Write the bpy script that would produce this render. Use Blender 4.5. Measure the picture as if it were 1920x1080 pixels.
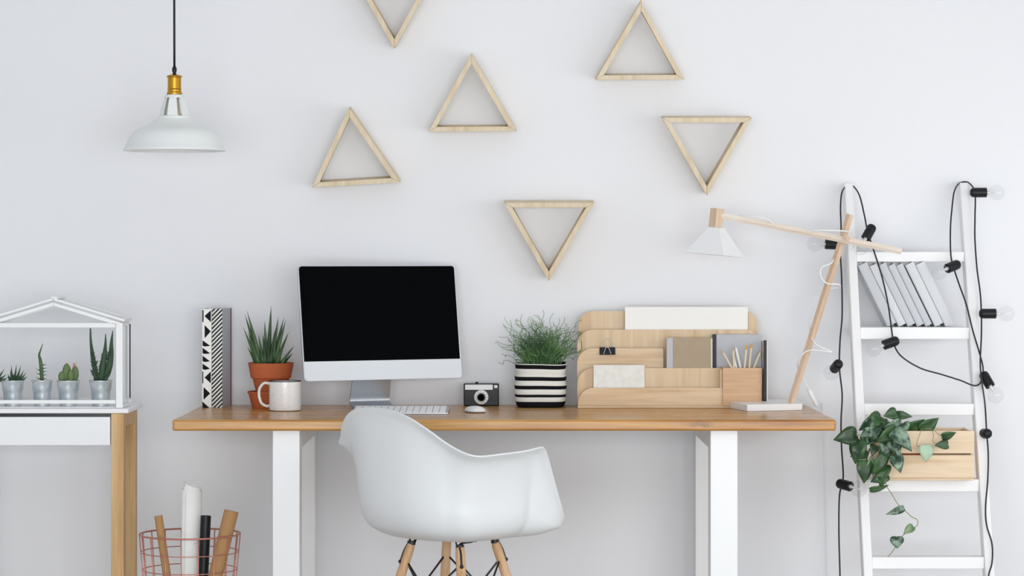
import bpy, bmesh, math, random
from mathutils import Vector, Matrix, noise
R = math.radians
PI = math.pi
random.seed(7)
for o in list(bpy.data.objects):
    bpy.data.objects.remove(o, do_unlink=True)
S = bpy.context.scene
COL = S.collection

# ------------------------------------------------------------------ camera
F, CD, CH, VX, VY = 4800.0, 7.86, 1.209, 950.0, 478.0
cd = bpy.data.cameras.new('camera'); cam = bpy.data.objects.new('camera', cd); COL.objects.link(cam)
cam.location = (0, -CD, CH); cam.rotation_euler = (R(90), 0, 0)
cd.sensor_width = 36; cd.lens = 36*F/1920
cd.shift_x = (960-VX)/1920; cd.shift_y = -(540-VY)/1920
cd.clip_end = 60
S.camera = cam

# ------------------------------------------------------------------ light
w = bpy.data.worlds.new('daylight'); S.world = w; w.use_nodes = True
bg = w.node_tree.nodes['Background']; bg.inputs[0].default_value = (0.90, 0.945, 1.0, 1); bg.inputs[1].default_value = 0.3

def area(name, loc, aim, sx, sy, power, col):
    l = bpy.data.lights.new(name, 'AREA'); l.shape = 'RECTANGLE'; l.size = sx; l.size_y = sy
    l.energy = power; l.color = col
    o = bpy.data.objects.new(name, l); COL.objects.link(o); o.location = loc
    o.rotation_euler = (Vector(aim)-Vector(loc)).to_track_quat('-Z', 'Y').to_euler()
    return o
area('window_daylight', (2.42, -2.1, 1.15), (0.6, -1.4, 0.75), 2.6, 1.3, 22, (1.0, 0.985, 0.965))
area('front_fill', (0.3, -8.9, 1.0), (0.2, 0, 0.85), 5.2, 1.8, 250, (0.95, 0.985, 1.0))  # unseen soft fill added behind the camera to brighten wall and under-desk
S.view_settings.view_transform = 'Standard'
S.view_settings.look = 'None'
S.view_settings.gamma = 1
S.view_settings.use_curve_mapping = False
S.view_settings.exposure = 0.0

# ------------------------------------------------------------------ helpers
def X(px, y): return (px-VX)*(y+CD)/F
def Z(py, y): return CH-(py-VY)*(y+CD)/F
def P(px, py, y): return Vector((X(px, y), y, Z(py, y)))
DESK = 0.75
def ybase(py, z=DESK): return (CH-z)*F/(py-VY)-CD     # depth of a point at height z seen at picture row py

def empty(name, loc, label, cat, group=None, rot=(0, 0, 0)):
    o = bpy.data.objects.new(name, None); COL.objects.link(o)
    o.empty_display_size = .02
    o.location = loc; o.rotation_euler = rot
    o['label'] = label; o['category'] = cat
    if group: o['group'] = group
    o['_o'] = [float(c) for c in loc]
    return o
def obj(name, bm, mat, parent=None, local=False, smooth=False, bevel=0, seg=2, label=None, kind=None, solid=0):
    """link a bmesh as one mesh object; geometry is given in world space unless local"""
    if parent is not None and not local:
        p = parent
        while p.parent: p = p.parent
        bmesh.ops.translate(bm, vec=-Vector(p['_o']), verts=bm.verts)
    me = bpy.data.meshes.new(name)
    bmesh.ops.recalc_face_normals(bm, faces=bm.faces)
    bm.to_mesh(me); bm.free()
    o = bpy.data.objects.new(name, me); COL.objects.link(o)
    for m in (mat if isinstance(mat, (list, tuple)) else [mat]): me.materials.append(m)
    if smooth:
        me.polygons.foreach_set('use_smooth', [True]*len(me.polygons))
        if smooth == 'auto':
            me.set_sharp_from_angle(angle=R(38))
    if parent: o.parent = parent
    if solid:
        md = o.modifiers.new('thickness', 'SOLIDIFY'); md.thickness = solid; md.offset = 0
    if bevel:
        md = o.modifiers.new('edge', 'BEVEL'); md.width = bevel; md.segments = seg; md.limit_method = 'ANGLE'; md.angle_limit = R(40)
        md.harden_normals = False
        me.polygons.foreach_set('use_smooth', [True]*len(me.polygons))
        if not smooth: me.set_sharp_from_angle(angle=R(38))
    if label: o['label'] = label
    if kind: o['kind'] = kind
    return o
def top(name, bm, mat, loc, label, cat, group=None, **k):
    """a thing that is a single mesh: geometry in world space, origin at loc"""
    bmesh.ops.translate(bm, vec=-Vector(loc), verts=bm.verts)
    o = obj(name, bm, mat, None, True, **k); o.location = loc
    o['label'] = label; o['category'] = cat
    if group: o['group'] = group
    o['_o'] = [float(c) for c in loc]
    return o
def BM(): return bmesh.new()
def box(bm, x0, x1, y0, y1, z0, z1, M=None):
    vs = [bm.verts.new((x, y, z)) for x in (x0, x1) for y in (y0, y1) for z in (z0, z1)]
    for q in ((0, 1, 3, 2), (4, 6, 7, 5), (0, 4, 5, 1), (2, 3, 7, 6), (0, 2, 6, 4), (1, 5, 7, 3)):
        bm.faces.new([vs[i] for i in q])
    if M is not None: bmesh.ops.transform(bm, matrix=M, verts=vs)
    return vs
def bx(*a, **k):
    bm = BM(); box(bm, *a, **k); return bm
def prism(bm, poly, vec, M=None):
    """polygon (3D points) extruded along vec"""
    a = [bm.verts.new(p) for p in poly]; b = [bm.verts.new(Vector(p)+Vector(vec)) for p in poly]
    n = len(a)
    bm.faces.new(a); bm.faces.new(b[::-1])
    for i in range(n): bm.faces.new((a[i], b[i], b[(i+1) % n], a[(i+1) % n]))
    if M is not None: bmesh.ops.transform(bm, matrix=M, verts=a+b)
    return a+b
def catmull(pts, n=8):
    pts = [Vector(p) for p in pts]; out = []
    ext = [pts[0]*2-pts[1]]+pts+[pts[-1]*2-pts[-2]]
    for i in range(1, len(ext)-2):
        p0, p1, p2, p3 = ext[i-1:i+3]
        for k in range(n):
            t = k/n
            out.append(0.5*((2*p1)+(p2-p0)*t+(2*p0-5*p1+4*p2-p3)*t*t+(3*p1-p0-3*p2+p3)*t**3))
    out.append(pts[-1]); return out
def tube(bm, pts, r, seg=8, n=0, flat=1.0, up=None, cap=True):
    if n: 
        rr = r
        if isinstance(r, (list, tuple)):
            m = len(pts)
            rr = []
            for i in range(m-1):
                for k in range(n): rr.append(r[i]+(r[i+1]-r[i])*k/n)
            rr.append(r[-1])
        pts = catmull(pts, n); r = rr
    pts = [Vector(p) for p in pts]; N = len(pts)
    if not isinstance(r, (list, tuple)): r = [r]*N
    T = [(pts[min(i+1, N-1)]-pts[max(i-1, 0)]).normalized() for i in range(N)]
    u = Vector(up) if up else (Vector((0, 0, 1)) if abs(T[0].z) < .9 else Vector((1, 0, 0)))
    u = (u-T[0]*u.dot(T[0])).normalized(); rings = []
    for i in range(N):
        u = (u-T[i]*u.dot(T[i]))
        u = u.normalized() if u.length > 1e-6 else T[i].orthogonal().normalized()
        v = T[i].cross(u)
        rings.append([bm.verts.new(pts[i]+u*(math.cos(2*PI*k/seg)*r[i]*flat)+v*(math.sin(2*PI*k/seg)*r[i])) for k in range(seg)])
    for a, b in zip(rings, rings[1:]):
        for k in range(seg): bm.faces.new((a[k], a[(k+1) % seg], b[(k+1) % seg], b[k]))
    if cap:
        bm.faces.new(rings[0][::-1]); bm.faces.new(rings[-1])
    return [v for g in rings for v in g]
def ring(bm, c, rx, ry, r, seg=48, s=6, M=None):
    pts = [Vector((c[0]+rx*math.cos(2*PI*k/seg), c[1]+ry*math.sin(2*PI*k/seg), c[2])) for k in range(seg)]
    rings = []
    for k in range(seg):
        a = 2*PI*k/seg; d = Vector((math.cos(a), math.sin(a), 0))
        rings.append([bm.verts.new(pts[k]+d*(r*math.cos(2*PI*j/s))+Vector((0, 0, r*math.sin(2*PI*j/s)))) for j in range(s)])
    for k in range(seg):
        a, b = rings[k], rings[(k+1) % seg]
        for j in range(s): bm.faces.new((a[j], a[(j+1) % s], b[(j+1) % s], b[j]))
    vs = [v for g in rings for v in g]
    if M is not None: bmesh.ops.transform(bm, matrix=M, verts=vs)
    return vs
def lathe(bm, prof, seg=40, M=None, close=False):
    """profile of (r, z) spun about z; ends with r=0 are capped"""
    rings = []
    for r, z in prof:
        if r < 1e-6: rings.append([bm.verts.new((0, 0, z))])
        else: rings.append([bm.verts.new((r*math.cos(2*PI*k/seg), r*math.sin(2*PI*k/seg), z)) for k in range(seg)])
    prs = list(zip(rings, rings[1:]))
    if close: prs.append((rings[-1], rings[0]))
    for a, b in prs:
        for k in range(seg):
            k2 = (k+1) % seg
            if len(a) == 1 and len(b) == 1: continue
            if len(a) == 1: bm.faces.new((a[0], b[k2], b[k]))
            elif len(b) == 1: bm.faces.new((a[k], a[k2], b[0]))
            else: bm.faces.new((a[k], a[k2], b[k2], b[k]))
    vs = [v for g in rings for v in g]
    if M is not None: bmesh.ops.transform(bm, matrix=M, verts=vs)
    return vs
def T(*v): return Matrix.Translation(Vector(v[0]) if len(v) == 1 else Vector(v))
def Rx(a): return Matrix.Rotation(R(a), 4, 'X')
def Ry(a): return Matrix.Rotation(R(a), 4, 'Y')
def Rz(a): return Matrix.Rotation(R(a), 4, 'Z')
def along(p, q):
    d = Vector(q)-Vector(p); return T(p) @ d.to_track_quat('Z', 'Y').to_matrix().to_4x4()
def sphere(bm, c, r, u=20, v=12, M=None, sc=(1, 1, 1)):
    q = bmesh.ops.create_uvsphere(bm, u_segments=u, v_segments=v, radius=r)
    m = T(c) @ Matrix.Diagonal((*sc, 1))
    if M is not None: m = M @ m
    bmesh.ops.transform(bm, matrix=m, verts=q['verts'])

# ------------------------------------------------------------------ materials
def lin(c): return tuple(((v/255+.055)/1.055)**2.4 if v > 10 else v/255/12.92 for v in c)+(1,)
def mat(name, c, rough=.5, metal=0, spec=.5, coat=0, sss=0, bump=0, bscale=200, var=0, vscale=8):
    m = bpy.data.materials.new(name); m.use_nodes = True
    nt = m.node_tree; b = nt.nodes['Principled BSDF']
    col = lin(c)
    b.inputs['Base Color'].default_value = col
    b.inputs['Roughness'].default_value = rough; b.inputs['Metallic'].default_value = metal
    b.inputs['Specular IOR Level'].default_value = spec
    b.inputs['Coat Weight'].default_value = coat
    if bump or var:
        tc = nt.nodes.new('ShaderNodeTexCoord')
    if var:
        n = nt.nodes.new('ShaderNodeTexNoise'); n.inputs['Scale'].default_value = vscale; n.inputs['Detail'].default_value = 5
        nt.links.new(tc.outputs['Object'], n.inputs['Vector'])
        mx = nt.nodes.new('ShaderNodeMix'); mx.data_type = 'RGBA'
        mx.inputs['A'].default_value = tuple(v*(1-var) for v in col[:3])+(1,)
        mx.inputs['B'].default_value = tuple(min(1, v*(1+var)) for v in col[:3])+(1,)
        nt.links.new(n.outputs['Fac'], mx.inputs['Factor']); nt.links.new(mx.outputs['Result'], b.inputs['Base Color'])
    if bump:
        n = nt.nodes.new('ShaderNodeTexNoise'); n.inputs['Scale'].default_value = bscale; n.inputs['Detail'].default_value = 4
        nt.links.new(tc.outputs['Object'], n.inputs['Vector'])
        bp = nt.nodes.new('ShaderNodeBump'); bp.inputs['Strength'].default_value = bump; bp.inputs['Distance'].default_value = .002
        nt.links.new(n.outputs['Fac'], bp.inputs['Height']); nt.links.new(bp.outputs['Normal'], b.inputs['Normal'])
    return m
def wood(name, c1, c2, c3=None, axis='X', scale=1.0, rough=.45, spec=.4, knot=None, fine=.35):
    """stretched-noise grain running along axis: c1 light, c2 mid, c3 dark"""
    m = bpy.data.materials.new(name); m.use_nodes = True
    nt = m.node_tree; L = nt.links; b = nt.nodes['Principled BSDF']
    b.inputs['Roughness'].default_value = rough; b.inputs['Specular IOR Level'].default_value = spec
    tc = nt.nodes.new('ShaderNodeTexCoord'); mp = nt.nodes.new('ShaderNodeMapping')
    s = {'X': (1.6, 26, 26), 'Y': (26, 1.6, 26), 'Z': (26, 26, 1.6)}[axis]
    mp.inputs['Scale'].default_value = tuple(v*scale for v in s)
    L.new(tc.outputs['Object'], mp.inputs['Vector'])
    n = nt.nodes.new('ShaderNodeTexNoise'); n.inputs['Scale'].default_value = 1.0; n.inputs['Detail'].default_value = 6; n.inputs['Distortion'].default_value = .8
    L.new(mp.outputs['Vector'], n.inputs['Vector'])
    cr = nt.nodes.new('ShaderNodeValToRGB'); e = cr.color_ramp.elements
    e[0].position = .3; e[0].color = lin(c3 or c2); e[1].position = .68; e[1].color = lin(c1)
    k = e.new(.48); k.color = lin(c2)
    L.new(n.outputs['Fac'], cr.inputs['Fac'])
    n2 = nt.nodes.new('ShaderNodeTexNoise'); n2.inputs['Scale'].default_value = 5.0; n2.inputs['Detail'].default_value = 3
    L.new(mp.outputs['Vector'], n2.inputs['Vector'])
    mr = nt.nodes.new('ShaderNodeMapRange'); mr.inputs['From Min'].default_value = .3; mr.inputs['From Max'].default_value = .7
    mr.inputs['To Min'].default_value = 1-fine*.45; mr.inputs['To Max'].default_value = 1.0
    L.new(n2.outputs['Fac'], mr.inputs['Value'])
    mx = nt.nodes.new('ShaderNodeMix'); mx.data_type = 'RGBA'; mx.blend_type = 'MULTIPLY'; mx.inputs['Factor'].default_value = 1
    L.new(cr.outputs['Color'], mx.inputs['A']); L.new(mr.outputs['Result'], mx.inputs['B'])
    out = mx.outputs['Result']
    if knot:
        vd = nt.nodes.new('ShaderNodeVectorMath'); vd.operation = 'SUBTRACT'; vd.inputs[1].default_value = knot
        L.new(tc.outputs['Object'], vd.inputs[0])
        vs = nt.nodes.new('ShaderNodeVectorMath'); vs.operation = 'MULTIPLY'; vs.inputs[1].default_value = (14, 12, 60)
        L.new(vd.outputs[0], vs.inputs[0])
        ln = nt.nodes.new('ShaderNodeVectorMath'); ln.operation = 'LENGTH'; L.new(vs.outputs[0], ln.inputs[0])
        ad = nt.nodes.new('ShaderNodeMath'); ad.operation = 'ADD'; L.new(ln.outputs['Value'], ad.inputs[0])
        n3 = nt.nodes.new('ShaderNodeTexNoise'); n3.inputs['Scale'].default_value = 55; L.new(tc.outputs['Object'], n3.inputs['Vector'])
        L.new(n3.outputs['Fac'], ad.inputs[1])
        r3 = nt.nodes.new('ShaderNodeMapRange'); r3.inputs['From Min'].default_value = .5; r3.inputs['From Max'].default_value = 1.25
        r3.inputs['To Min'].default_value = .75; r3.inputs['To Max'].default_value = 0
        L.new(ad.outputs[0], r3.inputs['Value'])
        m3 = nt.nodes.new('ShaderNodeMix'); m3.data_type = 'RGBA'; L.new(out, m3.inputs['A']); m3.inputs['B'].default_value = lin((96, 62, 34))
        L.new(r3.outputs['Result'], m3.inputs['Factor']); out = m3.outputs['Result']
    L.new(out, b.inputs['Base Color'])
    bp = nt.nodes.new('ShaderNodeBump'); bp.inputs['Strength'].default_value = .12; bp.inputs['Distance'].default_value = .001
    L.new(n2.outputs['Fac'], bp.inputs['Height']); L.new(bp.outputs['Normal'], b.inputs['Normal'])
    return m
def clear(name, tint=(1, 1, 1), ior=1.45, boost=1.0):
    m = bpy.data.materials.new(name); m.use_nodes = True
    nt = m.node_tree; nt.nodes.remove(nt.nodes['Principled BSDF']); out = nt.nodes['Material Output']
    tr = nt.nodes.new('ShaderNodeBsdfTransparent'); tr.inputs[0].default_value = (*tint, 1)
    gl = nt.nodes.new('ShaderNodeBsdfGlossy'); gl.inputs['Roughness'].default_value = .03
    fr = nt.nodes.new('ShaderNodeFresnel'); fr.inputs['IOR'].default_value = ior
    mu = nt.nodes.new('ShaderNodeMath'); mu.operation = 'MULTIPLY'; mu.inputs[1].default_value = boost; mu.use_clamp = True
    ge = nt.nodes.new('ShaderNodeNewGeometry'); iv = nt.nodes.new('ShaderNodeMath'); iv.operation = 'SUBTRACT'; iv.inputs[0].default_value = 1
    nt.links.new(ge.outputs['Backfacing'], iv.inputs[1]); m2 = nt.nodes.new('ShaderNodeMath'); m2.operation = 'MULTIPLY'
    nt.links.new(fr.outputs[0], m2.inputs[0]); nt.links.new(iv.outputs[0], m2.inputs[1])
    nt.links.new(m2.outputs[0], mu.inputs[0])
    mx = nt.nodes.new('ShaderNodeMixShader'); nt.links.new(mu.outputs[0], mx.inputs[0])
    nt.links.new(tr.outputs[0], mx.inputs[1]); nt.links.new(gl.outputs[0], mx.inputs[2]); nt.links.new(mx.outputs[0], out.inputs[0])
    return m
def two_tone(name, c1, c2, scale, lo, hi, rough=.4, voronoi=False, coat=0, stretch=(1, 1, 1)):
    m = bpy.data.materials.new(name); m.use_nodes = True
    nt = m.node_tree; L = nt.links; b = nt.nodes['Principled BSDF']; b.inputs['Roughness'].default_value = rough; b.inputs['Coat Weight'].default_value = coat
    tc = nt.nodes.new('ShaderNodeTexCoord'); mp = nt.nodes.new('ShaderNodeMapping'); mp.inputs['Scale'].default_value = stretch
    L.new(tc.outputs['Object'], mp.inputs['Vector'])
    n = nt.nodes.new('ShaderNodeTexVoronoi' if voronoi else 'ShaderNodeTexNoise'); n.inputs['Scale'].default_value = scale
    L.new(mp.outputs[0], n.inputs['Vector'])
    if not voronoi: n.inputs['Detail'].default_value = 5
    cr = nt.nodes.new('ShaderNodeValToRGB'); e = cr.color_ramp.elements
    e[0].position = lo; e[0].color = lin(c1); e[1].position = hi; e[1].color = lin(c2)
    L.new(n.outputs['Distance' if voronoi else 'Fac'], cr.inputs[0]); L.new(cr.outputs[0], b.inputs['Base Color'])
    return m

m_wall = mat('wall_paint', (240, 241, 245), .85, spec=.2, bump=.08, bscale=60, var=.012, vscale=2)
m_ceil = mat('ceiling_paint', (240, 240, 240), .9, spec=.2)
m_floor = wood('floor_boards', (226, 222, 216), (218, 213, 206), (206, 200, 192), 'X', .6, .5)
m_white = mat('white_lacquer', (243, 244, 246), .38)
m_ladder = mat('ladder_paint', (247, 247, 249), .45)
m_plastic = mat('chair_plastic', (230, 233, 236), .33, spec=.45)
m_pendant = mat('pendant_enamel', (236, 240, 240), .3)
m_black = mat('black_rubber', (18, 20, 25), .42, spec=.35)
m_blackg = mat('black_gloss', (16, 18, 22), .25)
m_wire = mat('black_wire', (28, 30, 36), .35, spec=.5)
m_brass = mat('aged_brass', (196, 148, 52), .32, metal=1, var=.15, vscale=40)
m_copper = mat('copper_wire', (200, 134, 118), .4, metal=.7)
m_alu = mat('brushed_aluminium', (200, 205, 212), .38, metal=.75)
m_zinc = two_tone('galvanised_zinc', (176, 186, 194), (224, 229, 233), 30, .35, .65, .3)
m_zinc.node_tree.nodes['Principled BSDF'].inputs['Metallic'].default_value = .45
m_terra = mat('terracotta', (192, 104, 66), .8, spec=.2, var=.1, vscale=18, bump=.1, bscale=150)
m_soil = mat('soil', (60, 44, 34), .95, bump=.8, bscale=220, var=.4, vscale=120)
m_desk = wood('oiled_oak', (216, 164, 96), (198, 140, 72), (168, 108, 48), 'X', .9, .36, .45, knot=None)
m_beech = wood('beech', (228, 194, 146), (217, 178, 126), (200, 156, 102), 'Z', 1.0, .5)
m_pine_tri = wood('pale_pine', (234, 219, 194), (229, 212, 183), (220, 200, 168), 'Z', 1.2, .6, fine=.2)
m_pine_crate = wood('crate_pine', (242, 221, 194), (238, 213, 182), (228, 198, 162), 'X', 1.0, .6, fine=.25)
m_ply = wood('birch_ply', (232, 208, 176), (226, 199, 164), (212, 180, 142), 'Z', 1.1, .5, fine=.2)
m_plyx = wood('birch_ply_long', (234, 210, 178), (228, 200, 165), (213, 181, 143), 'X', 1.1, .5, fine=.25)
m_holder = wood('alder', (226, 190, 154), (217, 177, 139), (200, 157, 118), 'X', 1.2, .5)
m_lampwood = wood('lamp_ash', (232, 208, 186), (225, 197, 172), (212, 180, 152), 'Z', 1.2, .5, fine=.2)
m_leg = wood('maple_leg', (226, 188, 150), (216, 174, 132), (196, 150, 106), 'Z', 1.0, .45)
m_kraft = mat('kraft_tube', (178, 138, 96), .8, spec=.2, var=.06, vscale=30)
m_paper = mat('white_paper', (250, 250, 247), .85, spec=.2)
m_screen = mat('screen_glass', (3, 4, 6), .5, spec=.03)
m_bezel = mat('screen_bezel', (2, 3, 4), .4, spec=.03)
m_glass = clear('pane_glass', (.994, .997, .996), 1.45, .8)
m_bulb = clear('bulb_glass', (.966, .97, .974), 1.5, 1.2)
m_green_d = mat('succulent_green', (42, 74, 46), .5, var=.35, vscale=60)
m_aloe = two_tone('aloe_green', (32, 62, 32), (76, 112, 54), 24, .35, .65, .42, stretch=(1, 1, .3))
m_aloe_l = mat('cactus_green', (110, 132, 84), .7, var=.25, vscale=90, bump=.6, bscale=300)
m_grass = two_tone('rush_green', (38, 84, 46), (122, 162, 104), 14, .35, .65, .5)
m_leaf = two_tone('vine_leaf', (26, 58, 30), (60, 98, 50), 30, .35, .62, .38, coat=.15)
m_leafv = two_tone('variegated_leaf', (30, 64, 42), (140, 168, 146), 46, .45, .66, .38, coat=.15)
m_leafp = mat('pale_leaf', (178, 204, 176), .5, var=.08, vscale=50)
m_leafm = two_tone('soft_leaf', (92, 128, 84), (150, 176, 136), 40, .4, .65, .45)
m_stem = mat('vine_stem', (132, 140, 88), .6)
m_root = mat('dry_root', (150, 108, 72), .8)
m_spine = mat('book_cloth', (206, 209, 214), .8, spec=.2, var=.03, vscale=60)
m_spine2 = mat('book_cloth_light', (222, 224, 228), .8, spec=.2)
m_page = mat('page_edges', (228, 226, 220), .9, spec=.1)
m_mug = two_tone('speckled_enamel', (70, 70, 76), (240, 240, 240), 200, .10, .17, .25, voronoi=True, coat=.4)
m_mugw = mat('white_enamel', (240, 240, 238), .22, coat=.3)
m_tan = mat('tan_cover', (178, 162, 140), .75, var=.08, vscale=30, spec=.2)
m_bluegrey = mat('bluegrey_cloth', (194, 197, 204), .8, var=.07, vscale=60, spec=.2)
m_card = two_tone('mottled_card', (232, 232, 226), (243, 243, 239), 60, .35, .65, .85)
m_sat = mat('silver_paint', (206, 207, 206), .4, metal=.3, bump=.3, bscale=500)
m_graphite = mat('dark_grey_print', (24, 25, 30), .8, spec=.2)
m_red = mat('dark_red_edge', (112, 52, 54), .7)
m_fil = mat('bulb_stem', (226, 226, 226), .2, metal=.2)
m_orange = mat('pencil_yellow', (226, 160, 66), .5)
m_pencil = mat('pencil_cream', (230, 214, 186), .6)

def stripes_mat(name, period, duty, slope=1.0, phase=0.0):
    m = bpy.data.materials.new(name); m.use_nodes = True
    nt = m.node_tree; L = nt.links; b = nt.nodes['Principled BSDF']; b.inputs['Roughness'].default_value = .7
    tc = nt.nodes.new('ShaderNodeTexCoord'); sp = nt.nodes.new('ShaderNodeSeparateXYZ'); L.new(tc.outputs['Object'], sp.inputs[0])
    a = nt.nodes.new('ShaderNodeMath'); a.operation = 'MULTIPLY'; L.new(sp.outputs['X'], a.inputs[0]); a.inputs[1].default_value = -slope
    s = nt.nodes.new('ShaderNodeMath'); s.operation = 'ADD'; L.new(a.outputs[0], s.inputs[0]); L.new(sp.outputs['Z'], s.inputs[1])
    d = nt.nodes.new('ShaderNodeMath'); d.operation = 'MULTIPLY_ADD'; L.new(s.outputs[0], d.inputs[0]); d.inputs[1].default_value = 1/period; d.inputs[2].default_value = phase+50
    f = nt.nodes.new('ShaderNodeMath'); f.operation = 'FRACT'; L.new(d.outputs[0], f.inputs[0])
    g = nt.nodes.new('ShaderNodeMath'); g.operation = 'GREATER_THAN'; L.new(f.outputs[0], g.inputs[0]); g.inputs[1].default_value = duty
    mx = nt.nodes.new('ShaderNodeMix'); mx.data_type = 'RGBA'; L.new(g.outputs[0], mx.inputs['Factor'])
    mx.inputs['A'].default_value = lin((236, 236, 232)); mx.inputs['B'].default_value = lin((24, 25, 30))
    L.new(mx.outputs['Result'], b.inputs['Base Color'])
    return m

# ------------------------------------------------------------------ the room
def struct(name, bm, m, parent=None, **k):
    o = obj(name, bm, m, parent, True, **k)
    if parent is None: o['kind'] = 'structure'
    return o
struct('wall_back', bx(-3.6, 2.6, 0, .15, 0, 2.9), m_wall)
struct('floor', bx(-3.6, 2.6, -7.6, .15, -.1, 0), m_floor)
struct('ceiling', bx(-3.6, 2.6, -7.6, .15, 2.9, 3.0), m_ceil)
struct('wall_left', bx(-3.75, -3.6, -7.6, .15, 0, 2.9), m_wall)
bm = BM()                                                   # right wall with a wide window opening
box(bm, 2.5, 2.65, -7.6, -3.4, 0, 2.9); box(bm, 2.5, 2.65, -.6, 0, 0, 2.9)
box(bm, 2.5, 2.65, -3.4, -.6, 0, .6); box(bm, 2.5, 2.65, -3.4, -.6, 2.7, 2.9)
struct('wall_right', bm, m_wall)
wf = BM()
for a in (-3.4, -2.03, -.65): box(wf, 2.52, 2.58, a, a+.05, .6, 2.7)
box(wf, 2.52, 2.58, -3.4, -.6, .6, .65); box(wf, 2.52, 2.58, -3.4, -.6, 2.65, 2.7)
win = struct('window_1', wf, m_white)
obj('pane', bx(2.545, 2.55, -3.35, -.65, .65, 2.65), m_glass, win, True)

# ------------------------------------------------------------------ triangular wall shelves
LEAN = 7.0
def tri_shelf(pts, label):
    dep, th = .080, .0145
    yf = -.093
    V = [P(px, py, yf) for px, py in pts]
    c = sum(V, Vector())/3
    V2 = [Vector((v.x-c.x, v.z-c.z)) for v in V]
    zmin = min(v.y for v in V2)
    loc = (c.x, -.002+math.sin(R(LEAN))*zmin, c.z+dep*math.sin(R(LEAN)))
    t = empty('triangle_shelf', loc, label, 'wall shelf', 'triangular wooden shelves on the wall', (R(LEAN), 0, 0))
    cc = Vector((0, 0)); n = 3
    # inset triangle
    I = []
    for i in range(3):
        p, a, b = V2[i], V2[(i+1) % 3], V2[(i-1) % 3]
        da, db = (a-p).normalized(), (b-p).normalized()
        bis = (da+db).normalized(); half = da.angle(db)/2
        I.append(p+bis*(th/math.sin(half)))
    for i in range(3):
        j = (i+1) % 3
        bm = BM()
        g = .0004
        d = (V2[j]-V2[i]).normalized()*g
        poly = [(V2[i].x+d.x, 0, V2[i].y+d.y), (V2[j].x-d.x, 0, V2[j].y-d.y), (I[j].x-d.x, 0, I[j].y-d.y), (I[i].x+d.x, 0, I[i].y+d.y)]
        prism(bm, poly, (0, -dep, 0))
        obj('board', bm, m_pine_tri, t, True, bevel=.0008, seg=1)
    return t
tri_shelf([(655, 202), (584, 352), (750, 342)], 'upright triangular pine shelf on the wall, lowest upright one, slightly tilted, above the monitor')
tri_shelf([(884, 101), (803, 247), (969, 246)], 'upright triangular pine shelf, middle one of the three upright ones, between the two others')
tri_shelf([(739, 92), (656, -55), (822, -55)], 'triangular pine shelf pointing down, cut off by the top edge of the picture')
t4 = tri_shelf([(1202, 3), (1117, 150), (1284, 149)], 'upright triangular pine shelf, highest of the upright ones, on the right under a nail')
tri_shelf([(1241, 221), (1409, 221), (1326, 368)], 'triangular pine shelf pointing down, on the right above the desk lamp')
tri_shelf([(945, 380), (1114, 380), (1029, 528)], 'triangular pine shelf pointing down, lowest on the wall above the striped planter')
bm = BM(); tube(bm, [P(1201, 1, 0), P(1201, -1, -.035)], .0015, 6); lathe(bm, [(0, 0), (.003, 0), (.003, .0015), (0, .0015)], 10, along(P(1201, -1, -.035), P(1201, -1, -.04)))
obj('nail', bm, m_brass, t4)

# ------------------------------------------------------------------ pendant lamp
yp = -.55
c = P(327, 283, yp)
pend = empty('pendant_lamp', (c.x, yp, c.z), 'white enamel pendant lamp with brass socket hanging on a black cord', 'lamp')
k = (yp+CD)/F
def zz(py): return (283-py)*k
def rr(w): return w*k
tp = 2.9-c.z
bm = BM(); tube(bm, [(0.0, 0, tp), (-.0008, 0, tp*.7), (-.001, 0, tp*.5), (0, 0, zz(128))], .0033, 8, 6)
obj('cord', bm, m_black, pend, True, smooth=True)
bm = BM(); lathe(bm, [(0, tp), (.045, tp), (.045, tp-.012), (.02, tp-.03), (0, tp-.03)], 24)
obj('ceiling_rose', bm, m_black, pend, True, smooth='auto')
bm = BM(); lathe(bm, [(0, zz(124)), (rr(2.5), zz(124)), (rr(4.6), zz(129)), (rr(4.2), zz(134)), (rr(3.2), zz(136)), (rr(4.2), zz(141)), (0, zz(141))], 20)
obj('cord_grip', bm, m_black, pend, True, smooth=True)
bm = BM(); lathe(bm, [(0, zz(139)), (rr(8), zz(140)), (rr(13.5), zz(142)), (rr(14.5), zz(143.5)), (rr(14.5), zz(145)), (rr(12.6), zz(146)), (rr(12.6), zz(166)), (rr(13.6), zz(167)),
                      (rr(12.6), zz(168.5)), (rr(12.8), zz(172)), (rr(14.6), zz(174)), (rr(14.6), zz(177)), (0, zz(177))], 32)
obj('brass_socket', bm, m_brass, pend, True, smooth='auto')
bm = BM()                                                     # slotted neck
lathe(bm, [(rr(11), zz(177)), (rr(17), zz(178)), (rr(19.5), zz(184)), (rr(18.5), zz(184)), (rr(11), zz(179))], 40, close=True)
lathe(bm, [(rr(26), zz(217)), (rr(30.5), zz(218.5)), (rr(31), zz(223)), (rr(29), zz(223))], 40, close=True)
for q in range(6):
    a0 = 2*PI*q/6+PI/2; hw = .34
    def pt(r, z, a): return Vector((r*math.cos(a), r*math.sin(a), z))
    st = [(18.9, 183.5), (24, 201), (28.5, 218.5)]
    for (r1, z1), (r2, z2) in zip(st, st[1:]):
        vs = []
        for r, z in ((r1, z1), (r2, z2)):
            for dr in (0, -1.1):
                for s in (-1, 1): vs.append(bm.verts.new(pt(rr(r+dr), zz(z), a0+s*hw)))
        for f in ((0, 1, 5, 4), (2, 6, 7, 3), (0, 4, 6, 2), (1, 3, 7, 5)): bm.faces.new([vs[i] for i in f])
obj('slotted_neck', bm, m_pendant, pend, True, smooth='auto')
bm = BM()
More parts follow.
